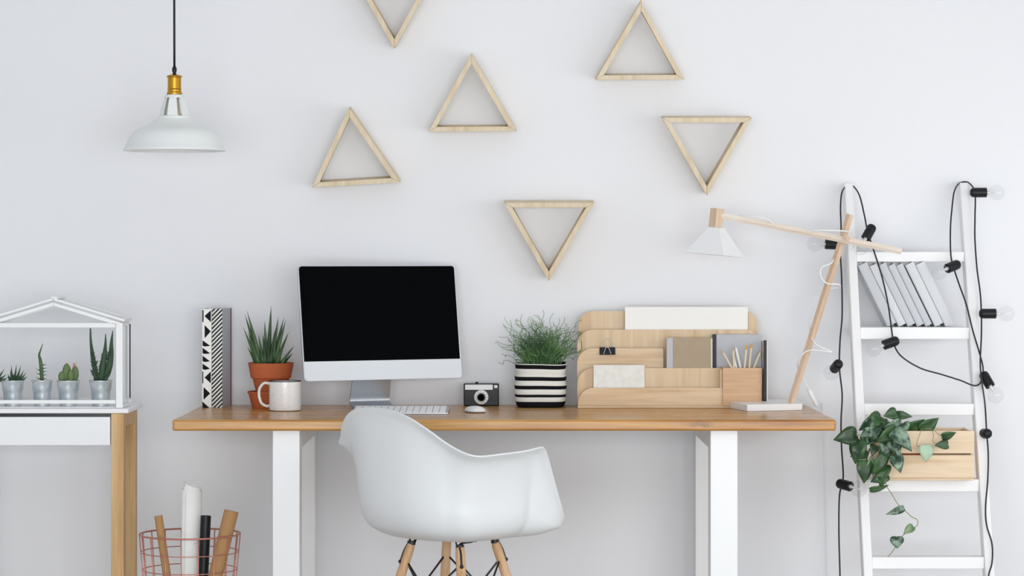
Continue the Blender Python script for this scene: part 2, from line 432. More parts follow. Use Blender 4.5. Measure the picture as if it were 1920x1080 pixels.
prof = [(29, 222), (34, 223), (36, 226), (52, 235), (68, 243), (76, 247), (82, 255), (88, 266), (92, 276), (95, 279), (95.5, 283)]
inn = [(93.5, 283), (91, 277), (86.5, 266), (80.5, 256), (75, 249), (52, 237.5), (30, 225)]
lathe(bm, [(rr(a), zz(b)) for a, b in prof+inn], 72, close=True)
obj('shade', bm, m_pendant, pend, True, smooth='auto')
bm = BM(); sphere(bm, (0, 0, zz(222)), rr(15), 20, 12, sc=(1, 1, 1.15)); lathe(bm, [(0, zz(178)), (rr(8), zz(178)), (rr(8), zz(205)), (rr(13), zz(215)), (0, zz(215))], 20)
obj('bulb', bm, mat('opal_bulb', (240, 225, 196), .3), pend, True, smooth=True)

# ------------------------------------------------------------------ desk
yF, yB = -.73, -.02
dx0, dx1 = X(323, yF), X(1568, yF)
desk = empty('desk', ((dx0+dx1)/2, (yF+yB)/2, 0), 'long oak-topped desk with white box-section legs standing against the wall', 'desk')
kx = X(1318, yF)-(dx0+dx1)/2
m_desk = wood('oiled_oak', (214, 164, 94), (198, 142, 70), (164, 108, 50), 'X', 1.0, .25, .5, fine=.4, knot=(kx, yF-(yF+yB)/2, .738))
bm = bx(dx0, dx1, yF, yB, .7188, DESK)
obj('desktop', bm, m_desk, desk, bevel=.006, seg=3)
for s, (a, b) in enumerate(((511, 562), (1332, 1383))):
    for (ya, yb) in ((-.70, -.62), (-.13, -.05)):
        bm = bx(X(a, -.70), X(b, -.70), ya, yb, 0, .7185)
        obj('leg', bm, m_white, desk, bevel=.002)
    obj('crossbeam', bx(X(a, -.70), X(b, -.70), -.6198, -.1302, .6642, .7185), m_white, desk, bevel=.002)
obj('back_rail', bx(X(565, -.70), X(1329, -.70), -.10, -.06, .675, .712), m_white, desk, bevel=.002)

# ------------------------------------------------------------------ armchair on dowel legs
AZ = 42
cx0 = X(850, -1.01)
ch = empty('armchair', (cx0, -1.01, 0), 'white moulded plastic armchair with wooden dowel legs in front of the desk', 'chair', None, (0, 0, R(AZ-90)))
half = [(0, -.270, .812), (.105, -.264, .800), (.183, -.234, .756), (.220, -.207, .724), (.276, -.171, .695), (.285, -.090, .697), (.288, 0, .701), (.284, .052, .707), (.276, .080, .702),
        (.262, .112, .655), (.245, .152, .585), (.228, .190, .525), (.200, .220, .495), (.155, .240, .480), (.08, .250, .466), (0, .254, .462)]
half = [Vector(v) for v in half]
loop = half+[Vector((-v.x, v.y, v.z)) for v in half[-2:0:-1]]
N = len(loop); rim = []
for i in range(N):
    p0, p1, p2, p3 = (loop[(i+k2-1) % N] for k2 in range(4))
    for q in range(6):
        t = q/6
        rim.append(0.5*((2*p1)+(p2-p0)*t+(2*p0-5*p1+4*p2-p3)*t*t+(3*p1-p0-3*p2+p3)*t**3))
for _ in range(5):
    m_ = len(rim); rim = [rim[i]*.5+(rim[i-1]+rim[(i+1) % m_])*.25 for i in range(m_)]
def chaikin(p, it=3):
    for _ in range(it):
        o = [p[0]]
        for a, b in zip(p, p[1:]): o += [a*.75+b*.25, a*.25+b*.75]
        p = o+[p[-1]]
    return p
bm = BM(); ZB = .462
cols = []
for v in rim:
    pl = Vector((v.x, v.y, 0)); h = v.z-ZB
    side = min(1, abs(v.x)/.27)**2; front = max(0, min(1, (v.y-.10)/.13))
    k1, k2, k3 = .60, .86-.07*side, .92-.13*side
    k3b = .955-.08*side
    if front > 0:
        k1 += .15*front; k2 += (.93-k2)*front; k3 += (.965-k3)*front; k3b += (.985-k3b)*front
    pts = [Vector((0, 0, ZB)), pl*k1*.6+Vector((0, 0, ZB)), pl*k1+Vector((0, 0, ZB-.002)), pl*k2+Vector((0, 0, ZB+.10*h+.012)), pl*k3+Vector((0, 0, ZB+.55*h)), pl*k3b+Vector((0, 0, ZB+.9*h)), pl+Vector((0, 0, v.z))]
    cols.append(chaikin(pts, 3))
cen = bm.verts.new(cols[0][0])
grid = [[bm.verts.new(p) for p in c[1:]] for c in cols]
n = len(grid)
for i in range(n):
    a, b = grid[i], grid[(i+1) % n]
    bm.faces.new((cen, a[0], b[0]))
    for j in range(len(a)-1): bm.faces.new((a[j], a[j+1], b[j+1], b[j]))
sh = obj('seat_shell', bm, m_plastic, ch, True, smooth=True, solid=.005)
def cp(x, y, z): return Vector((x, y, z))
tops, feet = {}, {}
for sx in (-1, 1):
    for sy in (-1, 1):
        Q = Matrix.Rotation(R(13), 3, 'Z'); t_, f_ = Q @ cp(sx*.080, sy*.080, .440), Q @ cp(sx*.184, sy*.184, 0)
        tops[sx, sy], feet[sx, sy] = t_, f_
        bm = BM(); L_ = (f_-t_)
        tube(bm, [t_+L_*v for v in (0, .03, .3, .6, 1)], [.0105, .0125, .0135, .012, .009], 16)
        lg = obj('leg', bm, m_leg, ch, True, smooth='auto')
        bm = BM(); tube(bm, [f_+Vector((0, 0, .004)), f_+Vector((0, 0, 0))], .0105, 12)
        obj('glide', bm, m_black, lg, True)
        bm = BM()                                             # bent rod from shell mount into the leg
        mnt = cp(sx*.105, sy*.06, ZB-.002) if sy < 0 else cp(sx*.06, sy*.105, ZB-.002)
        mnt = Q @ mnt; out = Q @ Vector((sx, sy, 0)).normalized()
        tube(bm, [mnt, mnt+Vector((0, 0, -.006)), t_+Vector((0, 0, .008))+out*.004, t_+L_*.04+out*.013, t_+L_*.12+out*.0135], .003, 8, 4)
        tube(bm, [t_+Vector((0, 0, .006)), t_-Vector((0, 0, .004))], .0112, 14)
        lathe(bm, [(0, -.006), (.013, -.006), (.013, .004), (0, .004)], 16, T(mnt))
        sphere(bm, t_+L_*.11+out*.014, .0055, 10, 8)
        obj('mount_rod', bm, m_wire, ch, True, smooth='auto')
def wire(a, b, ia, ib):
    p = tops[a]+(feet[a]-tops[a])*ia; q = tops[b]+(feet[b]-tops[b])*ib
    bm = BM(); tube(bm, [p, q], .0028, 8)
    sphere(bm, p, .0052, 10, 8); sphere(bm, q, .0052, 10, 8)
    obj('brace_wire', bm, m_wire, ch, True, smooth=True)
ordr = [(-1, -1), (1, -1), (1, 1), (-1, 1)]
for i in range(4):
    a, b = ordr[i], ordr[(i+1) % 4]
    wire(a, b, .10, .62); wire(b, a, .10, .62)
bm = BM()
for i in range(4):
    a, b = ordr[i], ordr[(i+1) % 4]
    tube(bm, [tops[a]+(feet[a]-tops[a])*.10, (tops[a]+tops[b])/2*.55+Vector((0, 0, .352*.55+.447*.0+.16)), tops[b]+(feet[b]-tops[b])*.10], .0026, 6)
obj('spacer_wire', bm, m_wire, ch, True, smooth=True)

# ------------------------------------------------------------------ computer
YAW, TILT = -26, 9.0
ym = -.19
mc = P(708, 604, ym)
base_c = P(709, 762, ym)
mon = empty('desktop_computer', (mc.x, ym, DESK), 'silver all-in-one desktop computer with a dark screen and broad chin', 'computer', None, (0, 0, R(-YAW)))
W, H = .511, .345
M = T(0, -.02, mc.z-DESK) @ Rx(-TILT)
def rrect(w, h, r, n=6, only=None):
    out = []
    for (sx, sy, a0) in ((1, 1, 0), (-1, 1, 90), (-1, -1, 180), (1, -1, 270)):
        for i in range(n+1):
            a = R(a0+90*i/n); out.append((sx*(w/2-r)+r*math.cos(a), sy*(h/2-r)+r*math.sin(a)))
    return out
def slab(bm, w, h, r, y0, y1, M, cx=0, cz=0):
    prism(bm, [(cx+a, y0, cz+b) for a, b in rrect(w, h, r)], (0, y1-y0, 0), M)
bm = BM(); slab(bm, W, H, .012, -.004, .004, M)
# domed rear
rings = []
for (k_, y_) in ((1.0, .004), (.93, .012), (.7, .026), (.4, .034)):
    rings.append([bm.verts.new(M @ Vector((a*k_, y_, b*k_))) for a, b in rrect(W, H, .012)])
for a, b in zip(rings, rings[1:]):
    for i in range(len(a)): bm.faces.new((a[i], a[(i+1) % len(a)], b[(i+1) % len(a)], b[i]))
bm.faces.new(rings[-1])
obj('housing', bm, m_alu, mon, True, smooth='auto')
CHIN = .058
bm = BM()
gz0, gz1 = -H/2+CHIN, H/2-.0035
gw = W-.007
poly = [(-gw/2, gz0)]; poly += [(gw/2, gz0)]
for (sx, a0) in ((1, 0), (-1, 90)):
    for i in range(7):
        a = R(a0+15*i); poly.append((sx*(gw/2-.009)+.009*math.cos(a), gz1-.009+.009*math.sin(a)))
prism(bm, [(a, -.0042, b) for a, b in poly], (0, -.0014, 0), M)
scr = obj('screen_glass', bm, m_bezel, mon, True)
bm = BM(); prism(bm, [(a, -.0057, b) for a, b in ((-gw/2+.010, gz0+.008), (gw/2-.010, gz0+.008), (gw/2-.010, gz1-.011), (-gw/2+.010, gz1-.011))], (0, -.0002, 0), M)
obj('display', bm, m_screen, scr, True)
bm = BM(); prism(bm, [(a, -.0042, b) for a, b in ((-W/2+.002, -H/2+.010), (-W/2+.012, -H/2+.002), (W/2-.012, -H/2+.002), (W/2-.002, -H/2+.010), (W/2-.002, gz0-.0006), (-W/2+.002, gz0-.0006))], (0, -.0012, 0), M)
obj('chin', bm, mat('chin_aluminium', (216, 221, 227), .42, metal=.3), mon, True)
bm = BM()                                                     # bent-plate stand: foot, curve, neck
sw = .066
prof = [(-.105, .0), (-.105, .004), (.035, .0055), (.052, .010), (.060, .022), (.058, .040), (.045, .085), (.024, .17), (.018, .17), (.039, .085), (.051, .040), (.052, .024), (.046, .014), (.034, .010), (-.10, .0)]
cl = catmull([(0, -.10, .003), (0, -.03, .003), (0, .04, .004), (0, .062, .018), (0, .055, .05), (0, .038, .11), (0, .025, .16)], 6)
top_l, bot_l = [], []
for i, p in enumerate(cl):
    tg = (cl[min(i+1, len(cl)-1)]-cl[max(i-1, 0)]).normalized(); nn = Vector((0, -tg.z, tg.y))
    ww = sw*(1.0 if i < 14 else 1.0-.08*(i-14)/22)
    r_ = []
    for sx in (-1, 1):
        for sn in (-1, 1): r_.append(bm.verts.new(p+nn*(.003*sn)+Vector((sx*ww, 0, 0))))
    top_l.append(r_)
for a, b in zip(top_l, top_l[1:]):
    for f in ((0, 1), (1, 3), (3, 2), (2, 0)): bm.faces.new((a[f[0]], a[f[1]], b[f[1]], b[f[0]]))
bm.faces.new([top_l[0][i] for i in (0, 1, 3, 2)]); bm.faces.new([top_l[-1][i] for i in (0, 2, 3, 1)])
bmesh.ops.translate(bm, vec=(0, 0, .0003), verts=bm.verts)
obj('stand', bm, m_alu, mon, True, smooth='auto')

# keyboard and mouse
yk0, yk1 = ybase(777), ybase(769)
kb = empty('keyboard', (X(748, yk0), (yk0+yk1)/2, DESK), 'slim white keyboard lying half hidden behind the chair back', 'keyboard')
ka, kb_ = X(658, yk0), X(840, yk0)
bm = BM()
prism(bm, [(ka, yk0, DESK+.0005), (ka, yk1, DESK+.0005), (ka, yk1, DESK+.012), (ka, yk0, DESK+.005)], (kb_-ka, 0, 0))
obj('case', bm, m_alu, kb, bevel=.001)
bm = BM(); nC, nR = 14, 5
for r_ in range(nR):
    for c_ in range(nC):
        u0 = ka+.006+(kb_-ka-.012)*c_/nC; u1 = ka+.006+(kb_-ka-.012)*(c_+1)/nC-.002
        v0 = yk0+.006+(yk1-yk0-.012)*r_/nR; v1 = yk0+.006+(yk1-yk0-.012)*(r_+1)/nR-.002
        z0 = DESK+.0045+(.0075)*(v0-yk0)/(yk1-yk0)
        box(bm, u0, u1, v0, v1, z0, z0+.0032)
obj('keys', bm, m_white, kb, kind='stuff')
ymo = ybase(773)
ms = empty('computer_mouse', (X(891, ymo), ymo, DESK), 'small white computer mouse lying on the desk in front of the camera', 'mouse', None, (0, 0, R(12)))
bm = BM()
bmesh.ops.create_uvsphere(bm, u_segments=28, v_segments=16, radius=1)
for v in bm.verts:
    v.co.x = math.copysign(abs(v.co.x)**.8, v.co.x)*.029; v.co.y = math.copysign(abs(v.co.y)**.8, v.co.y)*.050
    v.co.z = .004+max(v.co.z, -.02)*.0145
obj('shell', bm, m_white, ms, True, smooth=True)
bm = BM(); lathe(bm, [(0, .0005), (.024, .0005), (.025, .0045), (0, .0045)], 28, Matrix.Diagonal((1, 1.7, 1, 1)))
obj('base', bm, m_alu, ms, True)

# ------------------------------------------------------------------ compact film camera
yc = -.075
cc = P(902.5, 759, yc); kc = (yc+CD)/F
cam_o = empty('film_camera', (cc.x, yc, DESK), 'small black and silver vintage film camera with round lens between monitor and striped planter', 'camera')
def cx(px): return X(px, yc)
def cz(py): return DESK+(759-py)*kc
bm = bx(cx(869.5), cx(935.5), yc-.014, yc+.02, DESK+.0004, cz(717)); obj('body', bm, m_black, cam_o, bevel=.003)
obj('top_plate', bx(cx(872), cx(924), yc-.0155, yc-.0135, cz(728.5), cz(718.5)), m_sat, cam_o, bevel=.0005)
obj('viewfinder', bx(cx(926.5), cx(933), yc-.016, yc-.0135, cz(725), cz(719.5)), m_sat, cam_o, bevel=.0004)
bm = BM(); lathe(bm, [(0, 0), (.0045, 0), (.0045, .004), (0, .005)], 16, T(cx(894), yc+.003, cz(717)+.0003)); obj('shutter_button', bm, m_black, cam_o, smooth='auto')
lc = Vector((cx(902.5), yc-.014, cz(742)))
ML = T(lc) @ Rx(90)
bm = BM(); lathe(bm, [(0, -.001), (.0225, -.001), (.0225, .010), (.021, .012), (.0145, .0125), (.0135, .011), (0, .011)], 48, ML); lens = obj('lens_ring', bm, m_sat, cam_o, smooth='auto')
bm = BM(); lathe(bm, [(.0075, .011), (.0125, .0113), (.0115, .017), (.009, .018), (.0075, .015)], 40, ML, close=True); obj('lens_barrel', bm, m_blackg, lens, smooth='auto')
bm = BM(); lathe(bm, [(0, .0155), (.0045, .0145), (.0076, .0115), (0, .0112)], 24, ML); obj('lens_glass', bm, m_screen, lens, smooth=True)
bm = BM()
for a in range(12):
    v = lc+Vector((math.cos(a*PI/6)*.0177, -.0127, math.sin(a*PI/6)*.0177)); box(bm, -.0006, .0006, -.0004, .0002, -.0018, .0018, T(v) @ Ry(90-a*30))
obj('aperture_marks', bm, m_graphite, lens)

# ------------------------------------------------------------------ striped magazine files at left
def magfile(px0, px1, py_top, yfr, depth, label, matf, deco=None, side=None):
    x0, x1 = X(px0, yfr), X(px1, yfr); z1 = Z(py_top, yfr)
    t = empty('magazine_file', ((x0+x1)/2, yfr, DESK), label, 'binder', 'patterned binders at the left end of the desk')
    th = .003
    obj('spine', bx(x0, x1, yfr, yfr+th, DESK+.0005, z1), matf, t)
    obj('side_board', bx(x0, x0+th, yfr+th+.0003, yfr+depth, DESK+.0005, z1), side or m_graphite, t)
    obj('side_board', bx(x1-th, x1, yfr+th+.0003, yfr+depth, DESK+.0005, z1), side or m_graphite, t)
    obj('paper_stack', bx(x0+th+.0005, x1-th-.0005, yfr+.012, yfr+depth-.006, DESK+.001, z1-.006), m_page, t)
    return t, x0, x1, z1
ym1 = ybase(764.5)
m_side = mat('file_side', (196, 200, 208), .8, spec=.2)
tA, x0, x1, z1 = magfile(379, 396.6, 579.5, ym1, .135, 'slim white binder printed with black triangles, leftmost on the desk', m_paper, side=m_side)
bm = BM(); kA = (z1-DESK)/(915-88); kxx = (x1-x0)/(163-84)
def A(u, v): return (x0+(u-84)*kxx, ym1-.0002, z1-(v-88)*kA)
pats = [[(86, 97), (96, 97), (96, 197), (86, 197)], [(104, 147), (157, 98), (157, 197)], [(105, 222), (157, 275), (105, 332)],
        [(88, 350), (152, 396), (108, 402), (88, 396)], [(88, 412), (152, 460), (108, 464), (88, 460)], [(88, 478), (150, 526), (108, 532), (88, 526)], [(88, 545), (150, 588), (108, 598), (88, 592)],
        [(86, 612), (94, 612), (94, 710), (86, 710)], [(104, 662), (157, 612), (157, 710)], [(96, 742), (152, 795), (96, 848)], [(86, 862), (143, 914), (86, 914)]]
for p in pats: prism(bm, [A(*q) for q in p], (0, -.0002, 0))
obj('printed_triangles', bm, m_graphite, tA)
m_str = stripes_mat('diagonal_stripes', .0128, .5)
tB, x0, x1, z1 = magfile(397.2, 416.5, 579, ym1-.002, .135, 'slim binder with black and white diagonal stripes and grey side, right beside the triangle one', m_str, side=m_side)
obj('red_edge', bx(x1+.0002, x1+.0022, ym1+.1275, ym1+.133, DESK+.0006, z1), m_red, tB)
tB.rotation_euler = (0, 0, R(-5))
# ------------------------------------------------------------------ aloe in terracotta pots
ya = -.16
ka_ = (ya+CD)/F
ac = X(508, ya)
low = top('terracotta_bowl', (lambda b: (lathe(b, [(0, 0), (rr(38)*.98, 0), (rr(44), .042), (rr(46), .043), (rr(46), .049), (rr(42.5), .049), (rr(36), .006), (0, .006)], 48, T(ac, ya, DESK+.0003)), b)[1])(BM()),
          m_terra, (ac, ya, DESK), 'low terracotta bowl behind the mug holding the aloe pot', 'pot', smooth='auto')
al = empty('potted_aloe', (ac, ya, DESK+.008), 'spiky green aloe in a terracotta pot left of the monitor', 'plant')
zt = Z(680, ya)-(DESK+.008)
bm = BM()
lathe(bm, [(0, 0), (.034*1, 0), (.0555, zt-.047), (.0605, zt-.045), (.0685, zt), (.0645, zt), (.056, zt-.045), (.034, .006), (0, .006)], 56)
pot = obj('pot', bm, m_terra, al, True, smooth='auto')
bm = BM(); lathe(bm, [(0, zt-.012), (.03, zt-.011), (.0625, zt-.014), (0, zt-.02)], 32); obj('soil', bm, m_soil, al, True, smooth=True)
def blade(bm, pts, w, flat=.4, up=(0, 1, 0)):
    n = 5; m = len(pts); rad = []
    P_ = catmull(pts, n); k = len(P_)
    for i in range(k):
        t = i/(k-1); rad.append(max(.0004, w*(1-t**1.6)*(0.85+.3*math.sin(min(1, t*3)*PI))))
    tube(bm, P_, rad, 8, 0, flat, up)
tips = [(465, 105, 560, 0), (446, 132, 545, 1), (434, 245, 530, 0), (470, 275, 545, -1), (468, 405, 520, 1), (613, 188, 622, 0), (668, 62, 640, 1), (597, 295, 610, -1), (729, 152, 680, 0),
        (776, 160, 690, 1), (792, 178, 705, 0), (815, 282, 720, -1), (862, 398, 760, 0), (850, 458, 780, 1), (640, 330, 650, -1), (700, 260, 660, -1), (560, 300, 590, -1)]
for tx, ty, bxx, dy in tips:
    pt = P(360+tx/4.5, 560+ty/4.5, ya+dy*.03); pb = P(360+(bxx*.75+650*.25)/4.5, 560+545/4.5, ya+dy*.012); pb.z = DESK+.008+zt-.014
    mid = pb.lerp(pt, .5); mid.x += (pb.x-650/4.5*0-mid.x)*.0-(pt.x-pb.x)*.06; mid.z += abs(pt.x-pb.x)*-.05
    bm = BM(); L_ = (pt-pb).length
    blade(bm, [pb, pb.lerp(mid, .5), mid, pt.lerp(mid, .45), pt], .0048+.028*L_, .38)
    obj('leaf', bm, m_aloe, al, smooth=True)

# mug
yu = ybase(770)
mug = empty('mug', (X(534.5, yu), yu, DESK), 'white speckled enamel mug with dark rim standing in front of the terracotta pots', 'mug')
ku = (yu+CD)/F; r0 = 29.8*ku; hM = 55.5*ku
bm = BM(); lathe(bm, [(0, .0005), (r0*.9, .0005), (r0*.98, .003), (r0, .008), (r0, hM-.0008), (r0-.002, hM-.0008), (r0-.002, .009), (r0-.004, .004), (0, .004)], 64); obj('cup', bm, m_mug, mug, True, smooth='auto')
bm = BM(); ring(bm, (0, 0, hM), r0-.0006, r0-.0006, .0013, 64, 8); obj('rim', bm, m_graphite, mug, True, smooth=True, label='dark enamel rim')
bm = BM()
d = Vector((-1, .12, 0)).normalized()
hp = [d*(r0-.001)+Vector((0, 0, hM-.008)), d*(r0+.016)+Vector((0, 0, hM-.007)), d*(r0+.029)+Vector((0, 0, hM-.022)), d*(r0+.031)+Vector((0, 0, hM*.5)), d*(r0+.024)+Vector((0, 0, .022)), d*(r0+.008)+Vector((0, 0, .013)), d*(r0-.001)+Vector((0, 0, .015))]
tube(bm, hp, .0042, 12, 8, 1.35, (0, 1, 0)); obj('handle', bm, m_mugw, mug, True, smooth=True)

# ------------------------------------------------------------------ striped planter with curly rush
yg = -.105
gc = X(1013, yg); kg = (yg+CD)/F
pl = empty('curly_rush_planter', (gc, yg, DESK), 'curly green rush in a black and white striped cloth planter', 'plant')
hP = (763-682)*kg
prof_r = [(0, 41), (.04, 45), (.12, 47), (.3, 48.5), (.5, 48.5), (.7, 47.5), (.85, 47), (1.0, 48.5)]
def prad(t):
    for (a, ra), (b, rb) in zip(prof_r, prof_r[1:]):
        if t <= b: return (ra+(rb-ra)*(t-a)/(b-a))*kg
    return prof_r[-1][1]*kg
bands = [(0, .13, 1), (.13, .225, 0), (.225, .305, 1), (.305, .42, 0), (.42, .50, 1), (.50, .615, 0), (.615, .70, 1), (.70, .885, 0), (.885, .985, 1), (.985, 1.0, 0)]
bm = BM(); seg = 72; rows = 60; G = []
for j in range(rows+1):
    t = j/rows; row = []
    for i in range(seg):
        a = 2*PI*i/seg
        rb = prad(t)*(1+.012*math.sin(3*a+1.3)+.010*noise.noise(Vector((math.cos(a)*2, math.sin(a)*2, t*6))))
        rb *= 1+.012*math.cos(t*PI*12)
        sq = 1/((abs(math.cos(a))**3.2+abs(math.sin(a))**3.2)**(1/3.2))   # soft square
        wob = (.010*math.sin(a*2+1)*t+.006*math.sin(a*3))*.25*t
        row.append(bm.verts.new((rb*sq*.93*math.cos(a)*1.06, rb*sq*.93*math.sin(a), t*hP+wob+.0006)))
    G.append(row)
for j in range(rows):
    tm = (j+.5)/rows; mi = next((c for a, b, c in bands if a <= tm <= b), 0)
    for i in range(seg):
        f = bm.faces.new((G[j][i], G[j][(i+1) % seg], G[j+1][(i+1) % seg], G[j+1][i])); f.material_index = mi
bm.faces.new(G[0][::-1])
m_cw = mat('cotton_white', (232, 232, 226), .9, spec=.1, bump=.5, bscale=400); m_cb = mat('cotton_black', (26, 27, 32), .9, spec=.1, bump=.5, bscale=400)
obj('cloth_cover', bm, [m_cw, m_cb], pl, True, smooth=True, solid=.003)
bm = BM(); lathe(bm, [(0, hP-.02), (.06, hP-.016), (.066, hP-.018), (0, hP-.05)], 32); obj('soil', bm, m_soil, pl, True, smooth=True)
bm = BM(); random.seed(11)
for i in range(250):
    a = random.uniform(0, 2*PI); rb = .045*math.sqrt(random.random())
    p = Vector((rb*math.cos(a)+.004, rb*math.sin(a), hP-.018))
    out = random.gauss(0, .5) if random.random() < .8 else random.uniform(-1.15, .8)
    dd = Vector((out+.06, random.gauss(-.05, .3), random.uniform(.6, 1.1))).normalized()
    L_ = random.uniform(.075, .165)
    pts = [p.copy()]; n_ = 22; f1, f2 = random.uniform(2, 5), random.uniform(2, 5); p1, p2 = random.uniform(0, 6.28), random.uniform(0, 6.28); am = random.uniform(.5, 1.5)
    for s in range(n_):
        t = s/n_
        wig = Vector((math.sin(f1*t*4+p1), math.cos(f2*t*4+p2), .7*math.sin(f1*4*t+p2)))*am*min(1, t*2+.05)
        v = (dd+wig*.9+Vector((0, 0, -.3*t))).normalized()
        p = p+v*(L_*1.35/n_)
        if p.y > .075: p.y = .075
        if p.x > .125: p.x = .125-(p.x-.125)*.5
        pts.append(p.copy())
    tube(bm, pts, [.00135*(1-.55*s/n_) for s in range(n_+1)], 4, cap=False)
obj('rush_stems', bm, m_grass, pl, True, smooth=True, kind='stuff')

# ------------------------------------------------------------------ plywood letter organiser
yo = ybase(765.5)                        # its front foot
org = empty('letter_organizer', (X(1250, yo), yo, DESK), 'tiered birch plywood letter organiser with rounded corners on the right of the desk', 'organizer')
th = .006; g = .031
ys = [yo+i*g for i in range(5)]
def panel(px0, px1, pyt, yp_, rl, rr_, name='panel', m=m_ply, zb=DESK+.008):
    x0, x1 = X(px0, yp_), X(px1, yp_); z1 = Z(pyt, yp_); z0 = zb
    k = (yp_+CD)/F; rl, rr_ = rl*k, rr_*k
    poly = [(x0, z0), (x1, z0)]
    if rr_: poly += [(x1-rr_+rr_*math.cos(R(a)), z1-rr_+rr_*math.sin(R(a))) for a in range(0, 91, 10)]
    else: poly += [(x1, z1)]
    if rl: poly += [(x0+rl+rl*math.cos(R(a)), z1-rl+rl*math.sin(R(a))) for a in range(90, 181, 10)]
    else: poly += [(x0, z1)]
    bm = BM(); prism(bm, [(a, yp_, b) for a, b in poly], (0, th, 0))
    return obj(name, bm, m, org, bevel=.0006, seg=1, smooth=False)
panel(1084, 1355, 727, ys[0], 29, 0, m=m_plyx)
panel(1082.5, 1355, 690, ys[1], 29, 0)
panel(1082, 1244, 653, ys[2], 29, 4, m=m_plyx)
panel(1082, 1421, 618, ys[3], 29, 20)
panel(1084, 1421, 583, ys[4], 28, 26)
bm = bx(X(1083, yo), X(1430, yo), yo-.0, ys[4]+th, DESK+.0005, DESK+.0078); obj('base_board', bm, m_plyx, org, bevel=.001)
obj('divider', bx(X(1350, ys[0]), X(1354.8, ys[0]), ys[0]+th+.0002, ys[3]-.0002, DESK+.008, Z(692, ys[1])), m_ply, org, bevel=.0005)
# rounded pencil box at the right end
x0, x1 = X(1355.3, ys[0]-.006), X(1430, ys[0]-.006); yb0, yb1 = ys[0]-.006, ys[2]+.0
rC = .022; pts = [(x0, yb1), (x0, yb0)]+[(x1-rC+rC*math.cos(R(a)), yb0+rC+rC*math.sin(R(a))) for a in range(-90, 1, 10)]+[(x1, yb1)]
zb0, zb1 = Z(752, yb0), Z(690, yb0)
def inset(p, d):
    n = len(p); out = []
    for i in range(n):
        a, b, c = Vector(p[i-1]), Vector(p[i]), Vector(p[(i+1) % n])
        e1, e2 = (b-a).normalized(), (c-b).normalized(); n1, n2 = Vector((-e1.y, e1.x)), Vector((-e2.y, e2.x))
        nn = (n1+n2); nn = nn.normalized()*(1/max(.4, math.cos(n1.angle(n2)/2)))
        out.append(b+nn*d)
    return out
bm = BM(); inn_ = inset(pts, .005)
o0 = [bm.verts.new((a, b, DESK+.008)) for a, b in pts]; o1 = [bm.verts.new((a, b, zb1)) for a, b in pts]
i1 = [bm.verts.new((a, b, zb1)) for a, b in inn_]; i0 = [bm.verts.new((a, b, DESK+.012)) for a, b in inn_]
n = len(pts)
for i in range(n):
    j = (i+1) % n
    bm.faces.new((o0[i], o0[j], o1[j], o1[i])); bm.faces.new((o1[i], o1[j], i1[j], i1[i])); bm.faces.new((i1[i], i1[j], i0[j], i0[i]))
bm.faces.new(i0); bm.faces.new(o0[::-1])
obj('pencil_box', bm, m_holder, org, smooth='auto')
# papers, books and cards in it
def sheet(name, px0, px1, py0, py1, yq, thk, m, label, cat, zb=None, roll=0, group=None, bev=0):
    x0, x1 = X(px0, yq), X(px1, yq); z1 = Z(py0, yq); z0 = Z(py1, yq) if zb is None else zb
    bm = bx(x0, x1, yq, yq+thk, z0, z1)
    c = ((x0+x1)/2, yq+thk/2, z0)
    if roll: bmesh.ops.rotate(bm, cent=c, matrix=Matrix.Rotation(R(roll), 3, 'Y'), verts=bm.verts)
    return top(name, bm, m, c, label, cat, group, bevel=bev, seg=1)
zb = DESK+.0085
sheet('paper_stack', 1172, 1402, 575.5, 0, ys[3]+th+.004, .010, m_paper, 'stack of white paper standing in the rear slot of the plywood organiser', 'paper', zb, .0)
sheet('greeting_card', 1113, 1208.5, 684.5, 0, ys[0]+th+.006, .006, m_card, 'white mottled card standing in the front slot of the organiser', 'card', zb)
yb_ = ys[2]+th+.004
bkt = empty('notebook', (X(1293, yb_), yb_, zb), 'tan notebook with grey-blue cloth spine in the organiser', 'notebook', None)
bk_y = ys[1]+th+.002
def bkx(p): return X(p, bk_y)
obj('cover', bx(bkx(1262.3), bkx(1333), bk_y, bk_y+.0025, zb, Z(633.5, bk_y)), m_tan, bkt)
obj('spine', bx(bkx(1250), bkx(1262), bk_y-.0005, bk_y+.013, zb, Z(633.5, bk_y)), m_bluegrey, bkt, bevel=.0008, seg=1)
obj('page_block', bx(bkx(1262.5), bkx(1336), bk_y+.0028, bk_y+.013, zb+.001, Z(634.5, bk_y)), m_page, bkt)
yn = ys[2]+th+.004
nb = empty('grey_notebook', (X(1383, yn), yn, zb), 'grey-blue notebook with a black corner strip standing behind the pencils', 'notebook')
obj('cover', bx(X(1343.2, yn), X(1428, yn), yn, yn+.009, zb, Z(627, yn)), m_bluegrey, nb, bevel=.0008, seg=1)
bm = BM(); prism(bm, [P(1336, 627, yn), P(1343, 627, yn), (X(1343, yn), yn, zb), (X(1336, yn), yn, zb)], (0, .009, 0))
obj('black_spine', bm, m_black, nb, label='black cloth spine strip')
x_, y_ = X(1431, ys[1]), ys[1]
fo = empty('black_folder', (x_+.005, y_, DESK), 'tall black folder with white back leaning at the right end of the organiser', 'folder')
obj('cover', bx(x_+.0008, x_+.0095, y_-.01, y_+.0, DESK+.0206, Z(638, y_)), m_black, fo, bevel=.0008)
obj('inner_sheet', bx(x_+.0098, x_+.0122, y_-.01, y_+.10, DESK+.0005, Z(640, y_)), m_paper, fo)
bm = BM(); box(bm, x_+.0008, x_+.0095, y_+.0005, y_+.10, DESK+.0005, Z(640, y_)); obj('page_block', bm, m_page, fo)
